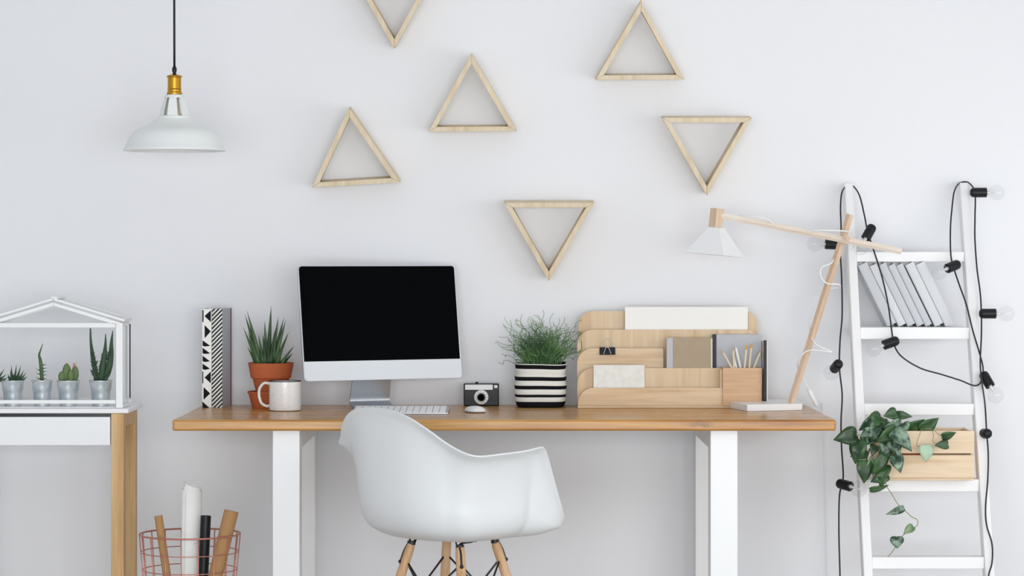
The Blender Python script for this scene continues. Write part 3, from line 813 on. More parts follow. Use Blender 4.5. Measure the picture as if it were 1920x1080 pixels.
# binder clip
yq = ys[2]
bcp = empty('binder_clip', (X(1138, yq), yq, Z(665, yq)), 'black binder clip pinched on the organiser panel above the white card', 'clip')
bm = BM()
prism(bm, [(X(1124, yq), yq-.009, Z(665, yq)), (X(1124, yq), yq-.0005, Z(651.2, yq)), (X(1124, yq), yq+th+.0005, Z(651.2, yq)), (X(1124, yq), yq+th+.009, Z(665, yq)),
           (X(1124, yq), yq+th+.008, Z(665, yq)), (X(1124, yq), yq+th-.0, Z(652.4, yq)), (X(1124, yq), yq, Z(652.4, yq)), (X(1124, yq), yq-.008, Z(665, yq))], (X(1153.5, yq)-X(1124, yq), 0, 0))
obj('jaw', bm, m_blackg, bcp)
for s, nm in ((1, 'wire_lever'), (-1, 'wire_lever')):
    bm = BM()
    if s > 0: pp = [(1132, 664.5, -.0095), (1135, 654, -.0098), (1137, 651.5, -.0098), (1140, 651.5, -.0098), (1142, 654, -.0098), (1146, 664.5, -.0095)]
    else: pp = [(1129, 650, .008), (1133, 640, .012), (1137, 635.5, .013), (1142, 635.5, .013), (1146, 640, .012), (1149, 650, .008)]
    tube(bm, [P(a, b, yq+c) for a, b, c in pp], .0009, 6, 4); obj(nm, bm, m_sat, bcp, smooth=True)
# pencils
pens = [(1352, 655, 1371, m_pencil, 'leftmost pencil in the box, thin cream shaft leaning left'), (1372, 654, 1380, m_paper, 'short white pen standing left of the middle in the pencil box'), (1378, 645, 1388, m_paper, 'longer white pen with pointed tip in the pencil box'),
        (1400, 648, 1396, m_orange, 'yellow pencil, left one of the two yellow-tipped pencils'), (1409, 645, 1405, m_orange, 'orange-tipped pencil, right one of the two'), (1428, 655, 1414, m_pencil, 'rightmost pencil in the box, leaning right'),
        (1375, 650, 1376, m_pencil, 'short cream pencil between the white pens')]
for i, (tx, ty, bx_, m, lb) in enumerate(pens):
    yy = yb0+.018+(i % 3)*.011
    tpp, pb = P(tx, ty, yy+.006), P(bx_, 688, yy); dv = (tpp-pb); pb = pb-dv*((pb.z-(DESK+.014))/dv.z)
    t = empty('pencil', pb, lb, 'pencil', 'pencils in the plywood box')
    e = pb+(tpp-pb)*.93
    bm = BM(); tube(bm, [pb, e], .0033 if i != 2 else .004, 6); obj('shaft', bm, m_pencil if m is m_orange else m, t, smooth='auto')
    bm = BM(); tube(bm, [e, tpp], [.0031, .0008 if m is not m_orange else .0028], 8); obj('tip', bm, m_orange if m is m_orange else (m_spine if i in (1, 2) else m_leg), t, smooth='auto')

# ------------------------------------------------------------------ desk lamp
yl = -.27
lamp = empty('desk_lamp', (X(1435, yl), yl, DESK), 'wooden articulated desk lamp with white faceted shade and white slab base', 'lamp')
yfb = ybase(771.5); zt = DESK+.0205
bp_ = [(1361, ybase(764)), (1401, yfb), (1504, ybase(769.5)), (1506, ybase(762)), (1478, ybase(760.5)), (1390, ybase(760.5))]
bm = BM(); prism(bm, [(X(a, b), b, DESK+.0004) for a, b in bp_], (0, 0, .0195)); obj('base', bm, m_white, lamp, bevel=.001)
def bar(p, q, s, name, m, rot=45):
    d_ = (q-p).length; M_ = along(p, q) @ Rz(rot)
    return obj(name, bx(-s/2, s/2, -s/2, s/2, 0, d_, M=M_), m, lamp, bevel=.0012, seg=1)
yj = -.285
yst = -.27
p0, p1 = P(1482, 757.5, yst), P(1594, 402, yst-.02)
p0 = P(1483, 753, yst); p0.z = DESK+.0200
bar(p0, p1, .0165, 'post', m_lampwood)
q0, q1 = P(1352, 404, yst-.05), P(1580, 444, yst-.05)
m_ashx = wood('lamp_ash_x', (249, 240, 228), (246, 234, 220), (238, 222, 204), 'X', 1.2, .5, fine=.2)
q2 = P(1690, 471, yst-.045)
bar(q0, q2, .0145, 'arm', m_ashx)
jb = P(1585, 447, yst-.035)
bm = BM(); tube(bm, [jb+Vector((0, -.045, 0)), jb+Vector((0, .035, 0))], .004, 12); lathe(bm, [(0, 0), (.009, 0), (.009, .006), (0, .006)], 16, T(jb+Vector((0, -.03, 0))) @ Rx(90)); obj('pivot_bolt', bm, m_lampwood, lamp, smooth='auto')
hb = P(1341, 427, yst-.05); ht = P(1345, 391, yst-.05)
obj('head_block', bx(-.0145, .0145, -.0145, .0145, 0, (ht-hb).length, M=along(hb, ht) @ Rz(38)), m_lampwood, lamp, bevel=.001)
# faceted shade: square frustum of thin white panels, tipped a little
MS = T(P(1344, 429, yst-.05)) @ Ry(5) @ Rz(12)
r1, r2, hh = .026, .092, .077
for q in range(4):
    bm = BM(); a0, a1 = R(90*q+2), R(90*q+88)
    a0, a1 = R(90*q), R(90*q+90)
    po = [(r1*math.cos(a0), r1*math.sin(a0), 0), (r1*math.cos(a1), r1*math.sin(a1), 0), (r2*math.cos(a1), r2*math.sin(a1), -hh), (r2*math.cos(a0), r2*math.sin(a0), -hh)]
    mid = Vector((math.cos((a0+a1)/2), math.sin((a0+a1)/2), .3))*-.0018
    prism(bm, po, mid, MS); obj('shade_panel', bm, m_white, lamp)
bm = BM(); prism(bm, [(r1*math.cos(R(90*q)), r1*math.sin(R(90*q)), 0) for q in range(4)], (0, 0, .003), MS); obj('shade_cap', bm, m_white, lamp)
bm = BM(); sphere(bm, (0, 0, -.035), .018, 16, 10, MS); obj('bulb', bm, m_fil, lamp, smooth=True)
def C1(cx_, cy_, y): return P(1260+cx_/2.511, 370+cy_/2.511, y)
cab = [(845, 165, -.02), (800, 158, -.07), (700, 155, -.075), (600, 160, -.035), (500, 138, -.04), (440, 100, -.075), (380, 92, -.07), (300, 84, -.03), (240, 95, -.05)]
bm = BM(); tube(bm, [C1(a, b, yst+c) for a, b, c in cab], .0022, 8, 6)
obj('cable', bm, m_white, lamp, smooth=True, label='white cable along the arm')
cab = [(845, 165, -.02), (862, 190, .02), (810, 215, .015), (770, 260, .014), (752, 308, -.03), (705, 330, -.035), (700, 372, -.03), (730, 405, -.03), (782, 410, -.02), (790, 425, .012), (740, 430, .02), (690, 455, .01), (658, 540, .01), (648, 620, .01),
       (676, 690, -.03), (752, 728, -.03), (700, 722, -.032), (640, 722, -.03), (602, 755, -.02), (592, 800, .012), (615, 850, .03), (645, 905, .035)]
bm = BM(); tube(bm, [C1(a, b, yst+c) for a, b, c in cab], .0022, 8, 6)
obj('cable', bm, m_white, lamp, smooth=True, label='white cable looping round the post')
bm = BM(); pA, pB_ = C1(642, 900, yst+.035), C1(684, 985, yst+.04); tube(bm, [pA, pA.lerp(pB_, .2), pB_.lerp(pA, .1), pB_], [.0035, .0075, .0065, .003], 12); obj('cable_switch', bm, m_white, lamp, smooth=True)
bm = BM(); pts = [pB_, Vector((pB_.x+.012, -.16, DESK+.004)), Vector((pB_.x+.02, -.08, DESK+.0035)), Vector((X(1541, -.012), -.012, DESK+.002)), P(1544, 800, -.011), P(1547, 900, -.012), P(1549, 960, -.012), P(1551, 1080, -.012), P(1551, 1180, -.012), P(1552, 1212, -.012)]
tube(bm, pts, .0022, 8, 6); obj('cable', bm, m_white, lamp, smooth=True, label='white cable hanging down the wall')

# ------------------------------------------------------------------ ladder
def Dl(z): return -CD+7.27+.366*z            # world y of the ladder's front plane at height z
lad = empty('ladder', (X(1720, Dl(0)), Dl(0), 0), 'white painted wooden ladder leaning on the wall at the right', 'ladder')
zt_ = 1.425
def rail(pxc):
    xc = X(pxc, Dl(zt_)); w_ = .0135
    bm = BM(); poly = [(xc-w_, Dl(0), 0.0005), (xc-w_, Dl(0)+.055, 0.0005), (xc-w_, Dl(zt_)+.052, zt_-.012), (xc-w_, Dl(zt_)+.036, zt_+.004), (xc-w_, Dl(zt_)+.014, zt_+.004), (xc-w_, Dl(zt_), zt_-.012)]
    prism(bm, poly, (2*w_, 0, 0)); obj('rail', bm, m_ladder, lad, bevel=.004, seg=3); return xc-w_, xc+w_
l0, l1 = rail(1592); r0_, r1_ = rail(1808.5)
steps = []
for pyt, pyb in ((472, 491), (614, 636), (757, 779), (899, 922), (1045, 1067)):
    z = 1.0
    for _ in range(6): z = Z(pyt, Dl(z))
    y0 = Dl(z)+.004; zlow = Z(pyb, y0); dp = .052
    if pyt == 614: dp = .185
    if pyt == 899: dp = .13
    y1s = y0+dp
    obj('rung', bx(l1+.0002, r0_-.0002, y0, min(y1s, -.012), zlow, z), m_ladder, lad, bevel=.002); steps.append((z, y0, min(y1s, -.012)))
# ------------------------------------------------------------------ books on the ladder
zb_, yb0_, yb1_ = steps[1]; kb2 = (yb0_+CD)/F
ang = 26.0; hB = .203; thB = [.0290, .0235, .0245, .0215, .0210, .0275, .0290]
xl = X(1530+458/3.374, yb0_)
xl = max(xl, l1+hB*math.sin(R(ang))+.002)
lbs = ['leftmost leaning pale grey book on the ladder step, touching the left rail', 'second leaning grey book from the left rail on the ladder step', 'third leaning grey book from the left on the ladder step',
       'middle one of the seven leaning grey books on the ladder step', 'third leaning grey book from the right end of the row', 'second leaning book from the right, thick light grey spine', 'rightmost leaning book of the ladder row, light grey, nothing beside it']
for i, t_ in enumerate(thB):
    yb = yb0_+.064+random.uniform(0, .004)
    M_ = Ry(-ang); h_ = hB+(0, -.002, .001, -.001, .0, .002, .003)[i]; dB = .095
    r_ = empty('book', (xl, yb, zb_+.0003), lbs[i], 'book', 'leaning grey books on the ladder step')
    ms = m_spine2 if i in (1, 5, 6) else m_spine
    bm = BM(); n_ = 8; poly = []
    for k_ in range(n_+1):
        a = PI*k_/n_; poly.append((t_/2-t_/2*math.cos(a), -.0032*math.sin(a)))
    prism(bm, [(u, v+.004, 0) for u, v in poly], (0, 0, h_), M_)
    obj('spine', bm, ms, r_, True, smooth='auto')
    bm = BM(); box(bm, 0, .0022, .0045, dB, 0, h_, M_); obj('cover', bm, ms, r_, True)
    bm = BM(); box(bm, t_-.0022, t_, .0045, dB, 0, h_, M_); obj('cover', bm, ms, r_, True)
    bm = BM(); box(bm, .0024, t_-.0024, .0045, dB-.004, .003, h_-.003, M_); obj('page_block', bm, m_page, r_, True)
    xl += (t_+(.0012 if i != 4 else .0042))/math.cos(R(ang))

# ------------------------------------------------------------------ crate with trailing vine
zc, yc0, yc1 = steps[3]
yf_ = yc0-.055; yk_ = yc0+.095
cxa, cxb = X(1648, yf_), min(X(1827, yf_), r0_-.001)
cr = empty('wooden_crate', ((cxa+cxb)/2, yf_, zc), 'small slatted pine crate standing on a ladder step with a trailing plant', 'crate')
kcr = (yf_+CD)/F
zc0 = zc+.0005
def zcr(py): return Z(py, yf_)
zA = Z(898, yf_); 
for nm, (t0, t1) in (('slat', (zcr(850), zcr(808))), ('slat', (zcr(896), zcr(853.5)))):
    obj(nm, bx(cxa, cxb, yf_, yf_+.008, t1*0+min(t0, t1), max(t0, t1)), m_pine_crate, cr, bevel=.001)
    obj(nm, bx(cxa, cxb, yk_-.008, yk_, min(t0, t1), max(t0, t1)), m_pine_crate, cr, bevel=.001)
zlo = min(zcr(896), zc0+.014)
for xa in (cxa, cxb-.009):
    obj('end_board', bx(xa, xa+.009, yf_+.0085, yk_-.0085, zc0+.0085, zcr(809)), m_pine_crate, cr, bevel=.001)
for q in range(3):
    a = yf_+.0085+q*((yk_-yf_-.017)/3); obj('bottom_slat', bx(cxa+.0, cxb-.0, a+.001, a+(yk_-yf_-.017)/3-.001, zc0, zc0+.008), m_pine_crate, cr, bevel=.001)

vn = empty('trailing_vine', (X(1700, yf_+.06), yf_+.06, zc0+.009), 'trailing variegated vine with heart-shaped leaves spilling out of the pine crate', 'plant')
bm = BM(); lathe(bm, [(0, 0), (.042, 0), (.052, .082), (.0555, .083), (.0555, .09), (.05, .09), (.041, .004), (0, .004)], 32, T(X(1700, yf_+.06), yf_+.07, zc0+.0095)); obj('nursery_pot', bm, m_terra, vn, smooth='auto')
bm = BM(); lathe(bm, [(0, .083), (.03, .085), (.0495, .08), (0, .07)], 24, T(X(1700, yf_+.06), yf_+.07, zc0+.0095)); obj('soil', bm, m_soil, vn, smooth=True)
def C4(cx_, cy_, y): return P(1530+cx_/3.177, 740+cy_/3.177, y)
def leaf(b, t, wpx, m, roll=0.0, curl=.12, par=vn, flip=1):
    """heart-shaped blade with a folded midrib from base b to tip t"""
    L_ = (t-b).length; d = (t-b).normalized(); wd = wpx*1.16/3.177*kcr/2
    view = Vector((0, -1, 0)); s = d.cross(view).normalized()
    nrm = s.cross(d).normalized()*1.0
    M_ = Matrix.Rotation(roll, 3, d); s = M_ @ s; nrm = M_ @ nrm
    bm = BM(); rows = 9; Wd = [0.25, .66, .88, .99, 1.0, .90, .72, .48, .22, .0]
    off = [-.05, -.03, .04, .16, .22, .37, .53, .70, .86, 1.0]
    midv, lv, rv, lm, rm = [], [], [], [], []
    for i in range(10):
        tt = [0, .04, .10, .2, .32, .46, .6, .75, .89, 1.0][i]
        bow = math.sin(tt*PI)*curl*L_
        c = b+d*(L_*tt)+nrm*(bow-curl*L_*.6*tt*tt)
        e = b+d*(L_*(off[i] if i < 4 else tt))+nrm*(bow-curl*L_*.6*tt*tt)
        w_ = Wd[i]*wd
        midv.append(bm.verts.new(c))
        if w_ > 0:
            lv.append(bm.verts.new(e+s*w_+nrm*(w_*.22))); rv.append(bm.verts.new(e-s*w_+nrm*(w_*.22)))
            lm.append(bm.verts.new(c.lerp(e, .5)+s*w_*.5+nrm*(w_*.2))); rm.append(bm.verts.new(c.lerp(e, .5)-s*w_*.5+nrm*(w_*.2)))
    for i in range(8):
        bm.faces.new((midv[i], lm[i], lm[i+1], midv[i+1])); bm.faces.new((lm[i], lv[i], lv[i+1], lm[i+1]))
        bm.faces.new((midv[i], midv[i+1], rm[i+1], rm[i])); bm.faces.new((rm[i], rm[i+1], rv[i+1], rv[i]))
    bm.faces.new((midv[8], lm[8], midv[9])); bm.faces.new((lm[8], lv[8], midv[9])); bm.faces.new((midv[8], midv[9], rm[8])); bm.faces.new((rm[8], midv[9], rv[8]))
    return obj('leaf', bm, m, par, smooth=True, solid=.0005)
G_, V_, PL, MM = m_leaf, m_leafv, m_leafp, m_leafm
LV = [((240, 240), (105, 268), 98, G_, -.03), ((385, 130), (283, 205), 82, G_, .01), ((350, 150), (290, 150), 50, G_, .02), ((478, 110), (402, 128), 66, G_, -.02), ((472, 122), (575, 130), 46, G_, .0),
      ((500, 165), (398, 200), 62, V_, -.03), ((545, 205), (650, 148), 70, G_, .03), ((622, 212), (733, 138), 78, G_, .02), ((470, 205), (356, 285), 78, G_, -.05), ((462, 215), (572, 338), 88, V_, -.06),
      ((450, 262), (505, 372), 66, V_, -.05), ((470, 360), (505, 466), 74, V_, -.05), ((262, 270), (232, 415), 90, G_, -.03), ((330, 215), (262, 250), 52, V_, -.04), ((285, 395), (287, 530), 92, G_, -.03),
      ((405, 362), (335, 478), 66, G_, -.05), ((428, 478), (322, 520), 62, G_, -.05), ((322, 566), (436, 540), 34, G_, -.04), ((415, 280), (405, 405), 62, V_, -.04), ((750, 250), (836, 225), 48, G_, -.03),
      ((785, 298), (705, 302), 50, G_, -.03), ((350, 300), (330, 360), 54, G_, -.02), ((330, 150), (255, 215), 60, V_, -.02), ((300, 330), (205, 370), 70, G_, -.02), ((420, 420), (395, 520), 60, G_, -.04),
      ((520, 170), (545, 215), 60, V_, -.03), ((360, 195), (330, 280), 66, V_, -.04), ((430, 160), (390, 215), 60, G_, .0), ((652, 300), (655, 402), 78, PL, -.03), ((375, 520), (430, 505), 50, G_, -.05), ((250, 310), (200, 345), 40, G_, 0)]
random.seed(5)
fy = yf_-.012
LV += [((395, 235), (330, 250), 60, G_, -.01), ((340, 250), (300, 300), 56, V_, -.02), ((440, 330), (400, 400), 60, G_, -.03), ((480, 290), (455, 350), 58, V_, -.04), ((360, 420), (375, 500), 58, G_, -.03),
       ((300, 250), (270, 300), 52, G_, .0), ((420, 190), (350, 190), 52, V_, .0), ((520, 220), (480, 260), 54, G_, -.03), ((340, 380), (300, 440), 50, MM, -.02), ((380, 330), (420, 345), 50, G_, -.03)]
for b, t, w_, m, dy in LV:
    leaf(C4(*b, fy+dy), C4(*t, fy+dy-random.uniform(.0, .02)), w_, m, random.uniform(-.35, .35), random.uniform(.05, .16))
def stem(pts, r=.0011, m=m_stem, y=None, name='stem'):
    bm = BM(); tube(bm, [C4(a, b, (fy if y is None else y)+c) for a, b, c in pts], r, 6, 6); obj(name, bm, m, vn, smooth=True)
stem([(560, 260, .06), (540, 205, .03), (480, 190, -.0), (440, 300, -.02), (400, 440, -.02), (420, 540, -.02), (450, 590, -.01), (490, 655, -.005), (520, 680, 0), (570, 728, 0), (600, 742, 0), (606, 772, 0), (580, 798, 0), (530, 828, 0), (490, 870, 0), (462, 925, 0), (425, 968, 0), (392, 990, 0)], .0012)
stem([(560, 240, .06), (500, 190, .02), (380, 200, 0), (300, 240, -.02), (240, 240, -.03)])
stem([(560, 240, .06), (480, 200, .0), (350, 300, -.01), (300, 340, -.02), (285, 395, -.03)])
stem([(560, 240, .06), (460, 180, -.02), (420, 150, -.01), (385, 130, 0)])
stem([(560, 240, .06), (520, 180, .02), (480, 115, -.01)])
stem([(560, 240, .06), (600, 215, .03), (625, 212, .02)])
stem([(600, 240, .04), (640, 205, .0), (690, 215, -.01), (700, 250, -.015), (697, 280, -.02), (740, 295, -.03), (785, 298, -.03)], .0008)
stem([(600, 240, .04), (650, 200, .0), (700, 212, -.015), (735, 240, -.028), (752, 250, -.03)], .0008)
stem([(600, 240, .04), (630, 200, .0), (600, 300, -.02), (652, 300, -.03)], .0008)
stem([(480, 200, .02), (380, 260, .0), (320, 330, .0), (300, 420, .0), (340, 470, -.01)], .0025, m_root, name='dry_stem')
stem([(480, 210, .02), (400, 290, .01), (330, 370, .01), (310, 440, .01)], .002, m_root, name='dry_stem')
for b, t, w_, m in (((522, 675), (415, 715), 40, V_), ((578, 785), (520, 830), 46, MM), ((482, 846), (484, 918), 72, V_), ((405, 972), (378, 1026), 20, MM)):
    leaf(C4(*b, fy), C4(*t, fy-.004), w_, m, random.uniform(-.3, .3), .08)

# ------------------------------------------------------------------ string lights
sl = empty('string_lights', (X(1720, -.25), -.25, Z(1080, -.25)), 'black cable string lights with clear bulbs draped over the white ladder', 'string lights')
def yl_(py):
    z = 1.0
    for _ in range(6): z = Z(py, Dl(z))
    return Dl(z)
def sp(px, py, d=0.0): return P(px, py, yl_(max(py, 340))-.012+d)
path1 = [(1579, 1268, 0), (1576, 1180, 0), (1575, 1080, 0), (1573, 1000, 0), (1574, 930, 0), (1581, 895, 0), (1578, 840, 0), (1577, 790, 0), (1579, 740, 0), (1574, 690, 0), (1575, 640, 0), (1579, 590, 0), (1578, 520, 0), (1576, 480, 0), (1577, 430, 0), (1576, 390, 0), (1578, 363, 0), (1584, 351, .025), (1592, 347, .060), (1601, 350, .025),
         (1612, 368, 0), (1621, 405, 0), (1627, 435, 0), (1640, 475, 0), (1654, 520, 0), (1665, 570, 0), (1672, 620, 0), (1676, 645, 0), (1690, 668, 0), (1725, 690, 0), (1765, 702, 0), (1800, 713, 0), (1826, 723, 0), (1838, 718, -.01), (1842, 702, -.012), (1843, 688, -.005), (1836, 660, 0), (1824, 620, 0), (1812, 572, 0), (1799, 535, 0), (1790, 508, 0), (1783, 480, 0), (1782, 430, 0), (1785, 390, 0), (1789, 360, 0), (1797, 345, .025), (1808, 341, .060), (1818, 344, .025),
         (1828, 362, 0), (1828, 410, 0), (1828, 450, 0), (1832, 505, 0), (1838, 550, 0), (1840, 590, 0), (1840, 630, 0), (1838, 680, -.02), (1841, 715, -.02), (1847, 760, 0), (1850, 812, 0), (1853, 850, 0), (1852, 900, 0), (1848, 950, 0), (1850, 985, 0), (1860, 1020, 0), (1860, 1055, 0), (1853, 1085, 0), (1850, 1160, 0), (1852, 1268, 0)]
bm = BM(); tube(bm, [sp(*q) for q in path1], .0024, 8, 6)
obj('cable', bm, m_wire, sl, smooth=True)
# second strand end behind lamp
def socket(pa, pb, yo_=0.0, dz=0.0, blen=1.0, lit=False):
    """socket body from cable end pa to mouth pb (pixels), bulb beyond; dz tips the axis in depth (metres)"""
    a = sp(*pa, d=yo_); b = sp(*pb, d=yo_+dz); ax = (b-a).normalized()
    L_ = .046; b = a+ax*L_
    M_ = along(a, b); r = .0148
    bm = BM(); lathe(bm, [(0, -.004), (.006, -.0035), (r*.75, -.001), (r*.95, .004), (r, .010), (r, L_), (r*.8, L_), (r*.78, L_-.008), (0, L_-.008)], 28, M_)
    s_ = obj('socket', bm, m_black, sl, smooth='auto')
    bm = BM(); rb = .0235
    pr = [(.0105, L_-.006), (.0115, L_+.002), (.013, L_+.008)]
    for i in range(13):
        t = i/12; a_ = R(-55+145*t); pr.append((rb*math.cos(a_) if i < 12 else 0, L_+.032+rb*math.sin(a_)))
    lathe(bm, pr, 28, M_); obj('bulb', bm, m_bulb, s_, smooth=True)
    bm = BM(); lathe(bm, [(0, L_-.007), (.006, L_-.006), (.0055, L_+.004), (.0025, L_+.010), (.002, L_+.020), (0, L_+.021)], 14, M_)
    for sx in (-1, 1):
        p_ = [M_ @ Vector((sx*.001, 0, L_+.018)), M_ @ Vector((sx*.007, 0, L_+.030)), M_ @ Vector((sx*.002, 0, L_+.038)), M_ @ Vector((0, 0, L_+.034))]
        tube(bm, p_, .0004, 5, 3)
    obj('filament_stem', bm, m_fil, s_, smooth=True)
socket((1821, 361), (1851, 361))
socket((1636, 424), (1618, 456), .0)
socket((1576, 459), (1548, 458), .012)
socket((1797, 495), (1775, 504), .0, -.018)
socket((1838, 588), (1866, 588))
socket((1683, 638), (1655, 648))
socket((1573, 681), (1564, 692), -.012, .05)
socket((1843, 700), (1859, 728), -.004, -.006)
socket((1853, 813), (1845, 813), -.012, .03)
socket((1572, 906), (1590, 911), -.002, -.024)

# ------------------------------------------------------------------ plant table at left with the glass house
yt = -.50; yt1 = -.23
tb = empty('plant_table', (X(95, yt), yt, 0), 'white-topped side table with pale wood legs at the left edge', 'table')
zt = Z(766, yt); kt = (yt+CD)/F
xr = X(236, yt); xl_ = X(-80, yt)
obj('tabletop', bx(xl_-.004, xr+.008, yt-.004, yt1+.004, zt-.014, zt), m_white, tb, bevel=.003)
obj('gap_shade', bx(X(-54, yt), X(207, yt), yt+.004, yt+.02, Z(781.5, yt), zt-.0142), m_blackg, tb, label='painted dark of the gap under the tabletop')  # black strip painting the shade in the recess above the drawer
dr = obj('drawer_front', bx(X(-54, yt), X(206.5, yt), yt+.001, yt+.018, Z(835, yt), Z(781.8, yt)), m_white, tb, bevel=.001)
for xa, xb in ((X(208, yt), X(232, yt)), (X(-78, yt), X(-55, yt))):
    for ya_ in (yt, yt1-.036):
        obj('leg', bx(xa, xb, ya_, ya_+.036, 0.0005, zt-.0145), m_beech, tb, bevel=.0015)
    obj('side_rail', bx(xa+.006, xb-.002, yt+.0365, yt1-.0365, zt-.055, zt-.0148), m_beech, tb, bevel=.001)
obj('back_rail', bx(X(-54, yt), X(206, yt), yt1-.03, yt1-.014, Z(835, yt), zt-.0148), m_white, tb)

yh0, yh1 = yt+.012, yt+.155
gh = empty('tabletop_greenhouse', (X(100, yh0), yh0, zt), 'white framed glass tabletop greenhouse with gable roof on the side table', 'greenhouse')
gx0, gx1 = X(-30, yh0), X(230, yh0); gz0_, gze, gza = zt+.0005, Z(606, yh0), Z(567, yh0); gxm = (gx0+gx1)/2
s = .0115
def fb(name, *a): return obj(name, bx(*a), m_white, gh, bevel=.0012)
for xx in (gx0, gx1-s-.008):
    for yy in (yh0, yh1-s): fb('corner_post', xx, xx+s+.008*(1 if yy == yh0 else 0), yy, yy+s, gz0_, gze)
for yy in (yh0, yh1-s):
    fb('bottom_rail', gx0+s+.009, gx1-s-.009, yy, yy+s*.8, Z(757, yh0), Z(750, yh0))
    fb('eave_rail', gx0+s+.009, gx1-s-.009, yy, yy+s*.8, Z(614.5, yh0), Z(605.5, yh0))
fb('side_rail', gx1-s, gx1, yh0+s+.0003, yh1-s-.0003, gz0_, gz0_+.009); fb('side_rail', gx1-s, gx1, yh0+s+.0003, yh1-s-.0003, gze-.010, gze)
fb('side_rail', gx0, gx0+s, yh0+s+.0003, yh1-s-.0003, gz0_, gz0_+.009); fb('side_rail', gx0, gx0+s, yh0+s+.0003, yh1-s-.0003, gze-.010, gze)
obj('floor_tray', bx(gx0+s, gx1-s, yh0+s, yh1-s, gz0_, gz0_+.003), m_white, gh)
for yy in (yh0, yh1-s):
    for sx in (-1, 1):
        bm = BM(); xe = gx1 if sx > 0 else gx0
        prism(bm, [(gxm+sx*.0002, yy, gza), (xe, yy, gze), (xe-sx*.0, yy, gze-.002), (xe-sx*.03, yy, gze-.002), (gxm+sx*.0002, yy, gza-.010)], (0, s*.8, 0)); obj('gable_rafter', bm, m_white, gh, bevel=.0008, seg=1)
for sx in (-1, 1):                                             # lift-up roof sashes, slightly raised
    xe = (gx1 if sx > 0 else gx0)+sx*.004; up_ = .004
    a = Vector((gxm+sx*.001, 0, gza+up_+.002)); e = Vector((xe, 0, gze+up_)); nv = Vector((-(e-a).z*sx, 0, abs((e-a).x))).normalized()*.007
    for ya_, yb__ in ((yh0-.002, yh0+.009), (yh1-.009, yh1+.004)):
        bm = BM(); prism(bm, [(a.x, ya_, a.z), (e.x, ya_, e.z), (e.x+nv.x, ya_, e.z+nv.z), (a.x, ya_, a.z+nv.z)], (0, yb__-ya_, 0)); obj('roof_sash', bm, m_white, gh, bevel=.0008, seg=1)
    d_ = (e-a).normalized()*.012
    bm = BM(); prism(bm, [(e.x, yh0+.0095, e.z), (e.x+nv.x, yh0+.0095, e.z+nv.z), (e.x+nv.x-d_.x, yh0+.0095, e.z+nv.z-d_.z), (e.x-d_.x, yh0+.0095, e.z-d_.z)], (0, yh1-yh0-.019, 0)); obj('roof_sash', bm, m_white, gh)
    bm = BM(); b2 = e-d_*1.02; prism(bm, [(a.x, yh0+.0095, a.z+.003), (b2.x, yh0+.0095, b2.z+.003), (b2.x, yh0+.0095, b2.z+.005), (a.x, yh0+.0095, a.z+.005)], (0, yh1-yh0-.019, 0)); obj('pane', bm, m_glass, gh)
obj('dark_strip', bx(gx1+.0001, gx1+.0024, yh1-.012, yh1-.004, gz0_+.022, gze-.006), m_graphite, gh, label='thin dark strip')  # thin dark strip drawing the gap line along the rear right edge
fb('ridge_cap', gxm-.008, gxm+.010, yh0+.004, yh1+.006, gza+.0095, gza+.0165)
obj('pane', bx(gx0+s+.009, gx1-s-.009, yh0+.003, yh0+.0045, Z(750, yh0), Z(614.5, yh0)), m_glass, gh)
obj('pane', bx(gx0+s+.009, gx1-s-.009, yh1-.006, yh1-.0045, Z(750, yh0), Z(614.5, yh0)), m_glass, gh)
obj('pane', bx(gx1-.006, gx1-.0045, yh0+s+.0005, yh1-s-.0005, gz0_+.0095, gze-.0105), m_glass, gh)
obj('pane', bx(gx0+.0045, gx0+.006, yh0+s+.0005, yh1-s-.0005, gz0_+.0095, gze-.0105), m_glass, gh)
for yy in (yh0+.003, yh1-.006):
    bm = BM(); prism(bm, [(gxm, yy, gza-.0105), (gx1-.035, yy, gze-.001), (gx0+.035, yy, gze-.001)], (0, .0015, 0)); obj('pane', bm, m_glass, gh)
bm = BM(); lathe(bm, [(0, 0), (.005, 0), (.006, .008), (0, .009)], 12, T(gx1-.003, yh1-.003, gz0_+.012) @ Ry(90)); obj('latch', bm, m_white, gh)

ypz = yh0+.052; kz = (ypz+CD)/F; zfl = gz0_+.0034
def zinc(px, label, wtop=22.0, pyt=713, name='cactus_pot'):
    xc = X(px, ypz); t = empty(name, (xc, ypz, zfl), label, 'plant', 'succulents in zinc pots inside the greenhouse')
    h = Z(pyt, ypz)-zfl
    r1 = wtop*kz; r0 = r1*.68
    bm = BM(); pr = [(0, 0), (r0, 0)]
    for i in range(1, 9):
        f = i/9; pr.append((r0+(r1*.95-r0)*f+(.0006 if i in (3, 6) else 0), h*f))
    pr += [(r1*.96, h*.97), (r1, h*.98), (r1, h), (r1*.93, h), (r1*.9, h*.9), (r0*.95, .003), (0, .003)]
    lathe(bm, pr, 36); obj('pot', bm, m_zinc, t, True, smooth='auto')
    bm = BM(); lathe(bm, [(0, h*.9), (r1*.9, h*.88), (0, h*.8)], 20); obj('soil', bm, m_soil, t, True, smooth=True)
    return t, xc, h, r1
def C0(cx_, cy_, dy=0): return P(cx_/3.376, 540+cy_/3.376, ypz+dy)
def haw(t, xc, h, tips_, w_=.0042):
    for tx, ty, dy in tips_:
        tip = C0(tx, ty, dy); b = Vector((xc+(tip.x-xc)*.12, ypz+dy*.2, zfl+h*.9)); m_ = b.lerp(tip, .45); m_.x += (tip.x-b.x)*.18
        bm = BM(); blade(bm, [b, m_, tip], w_, .5); obj('leaf', bm, m_green_d, t, smooth=True)
t, xc, h, r1 = zinc(24, 'dark star-shaped succulent in the leftmost fully visible zinc pot')
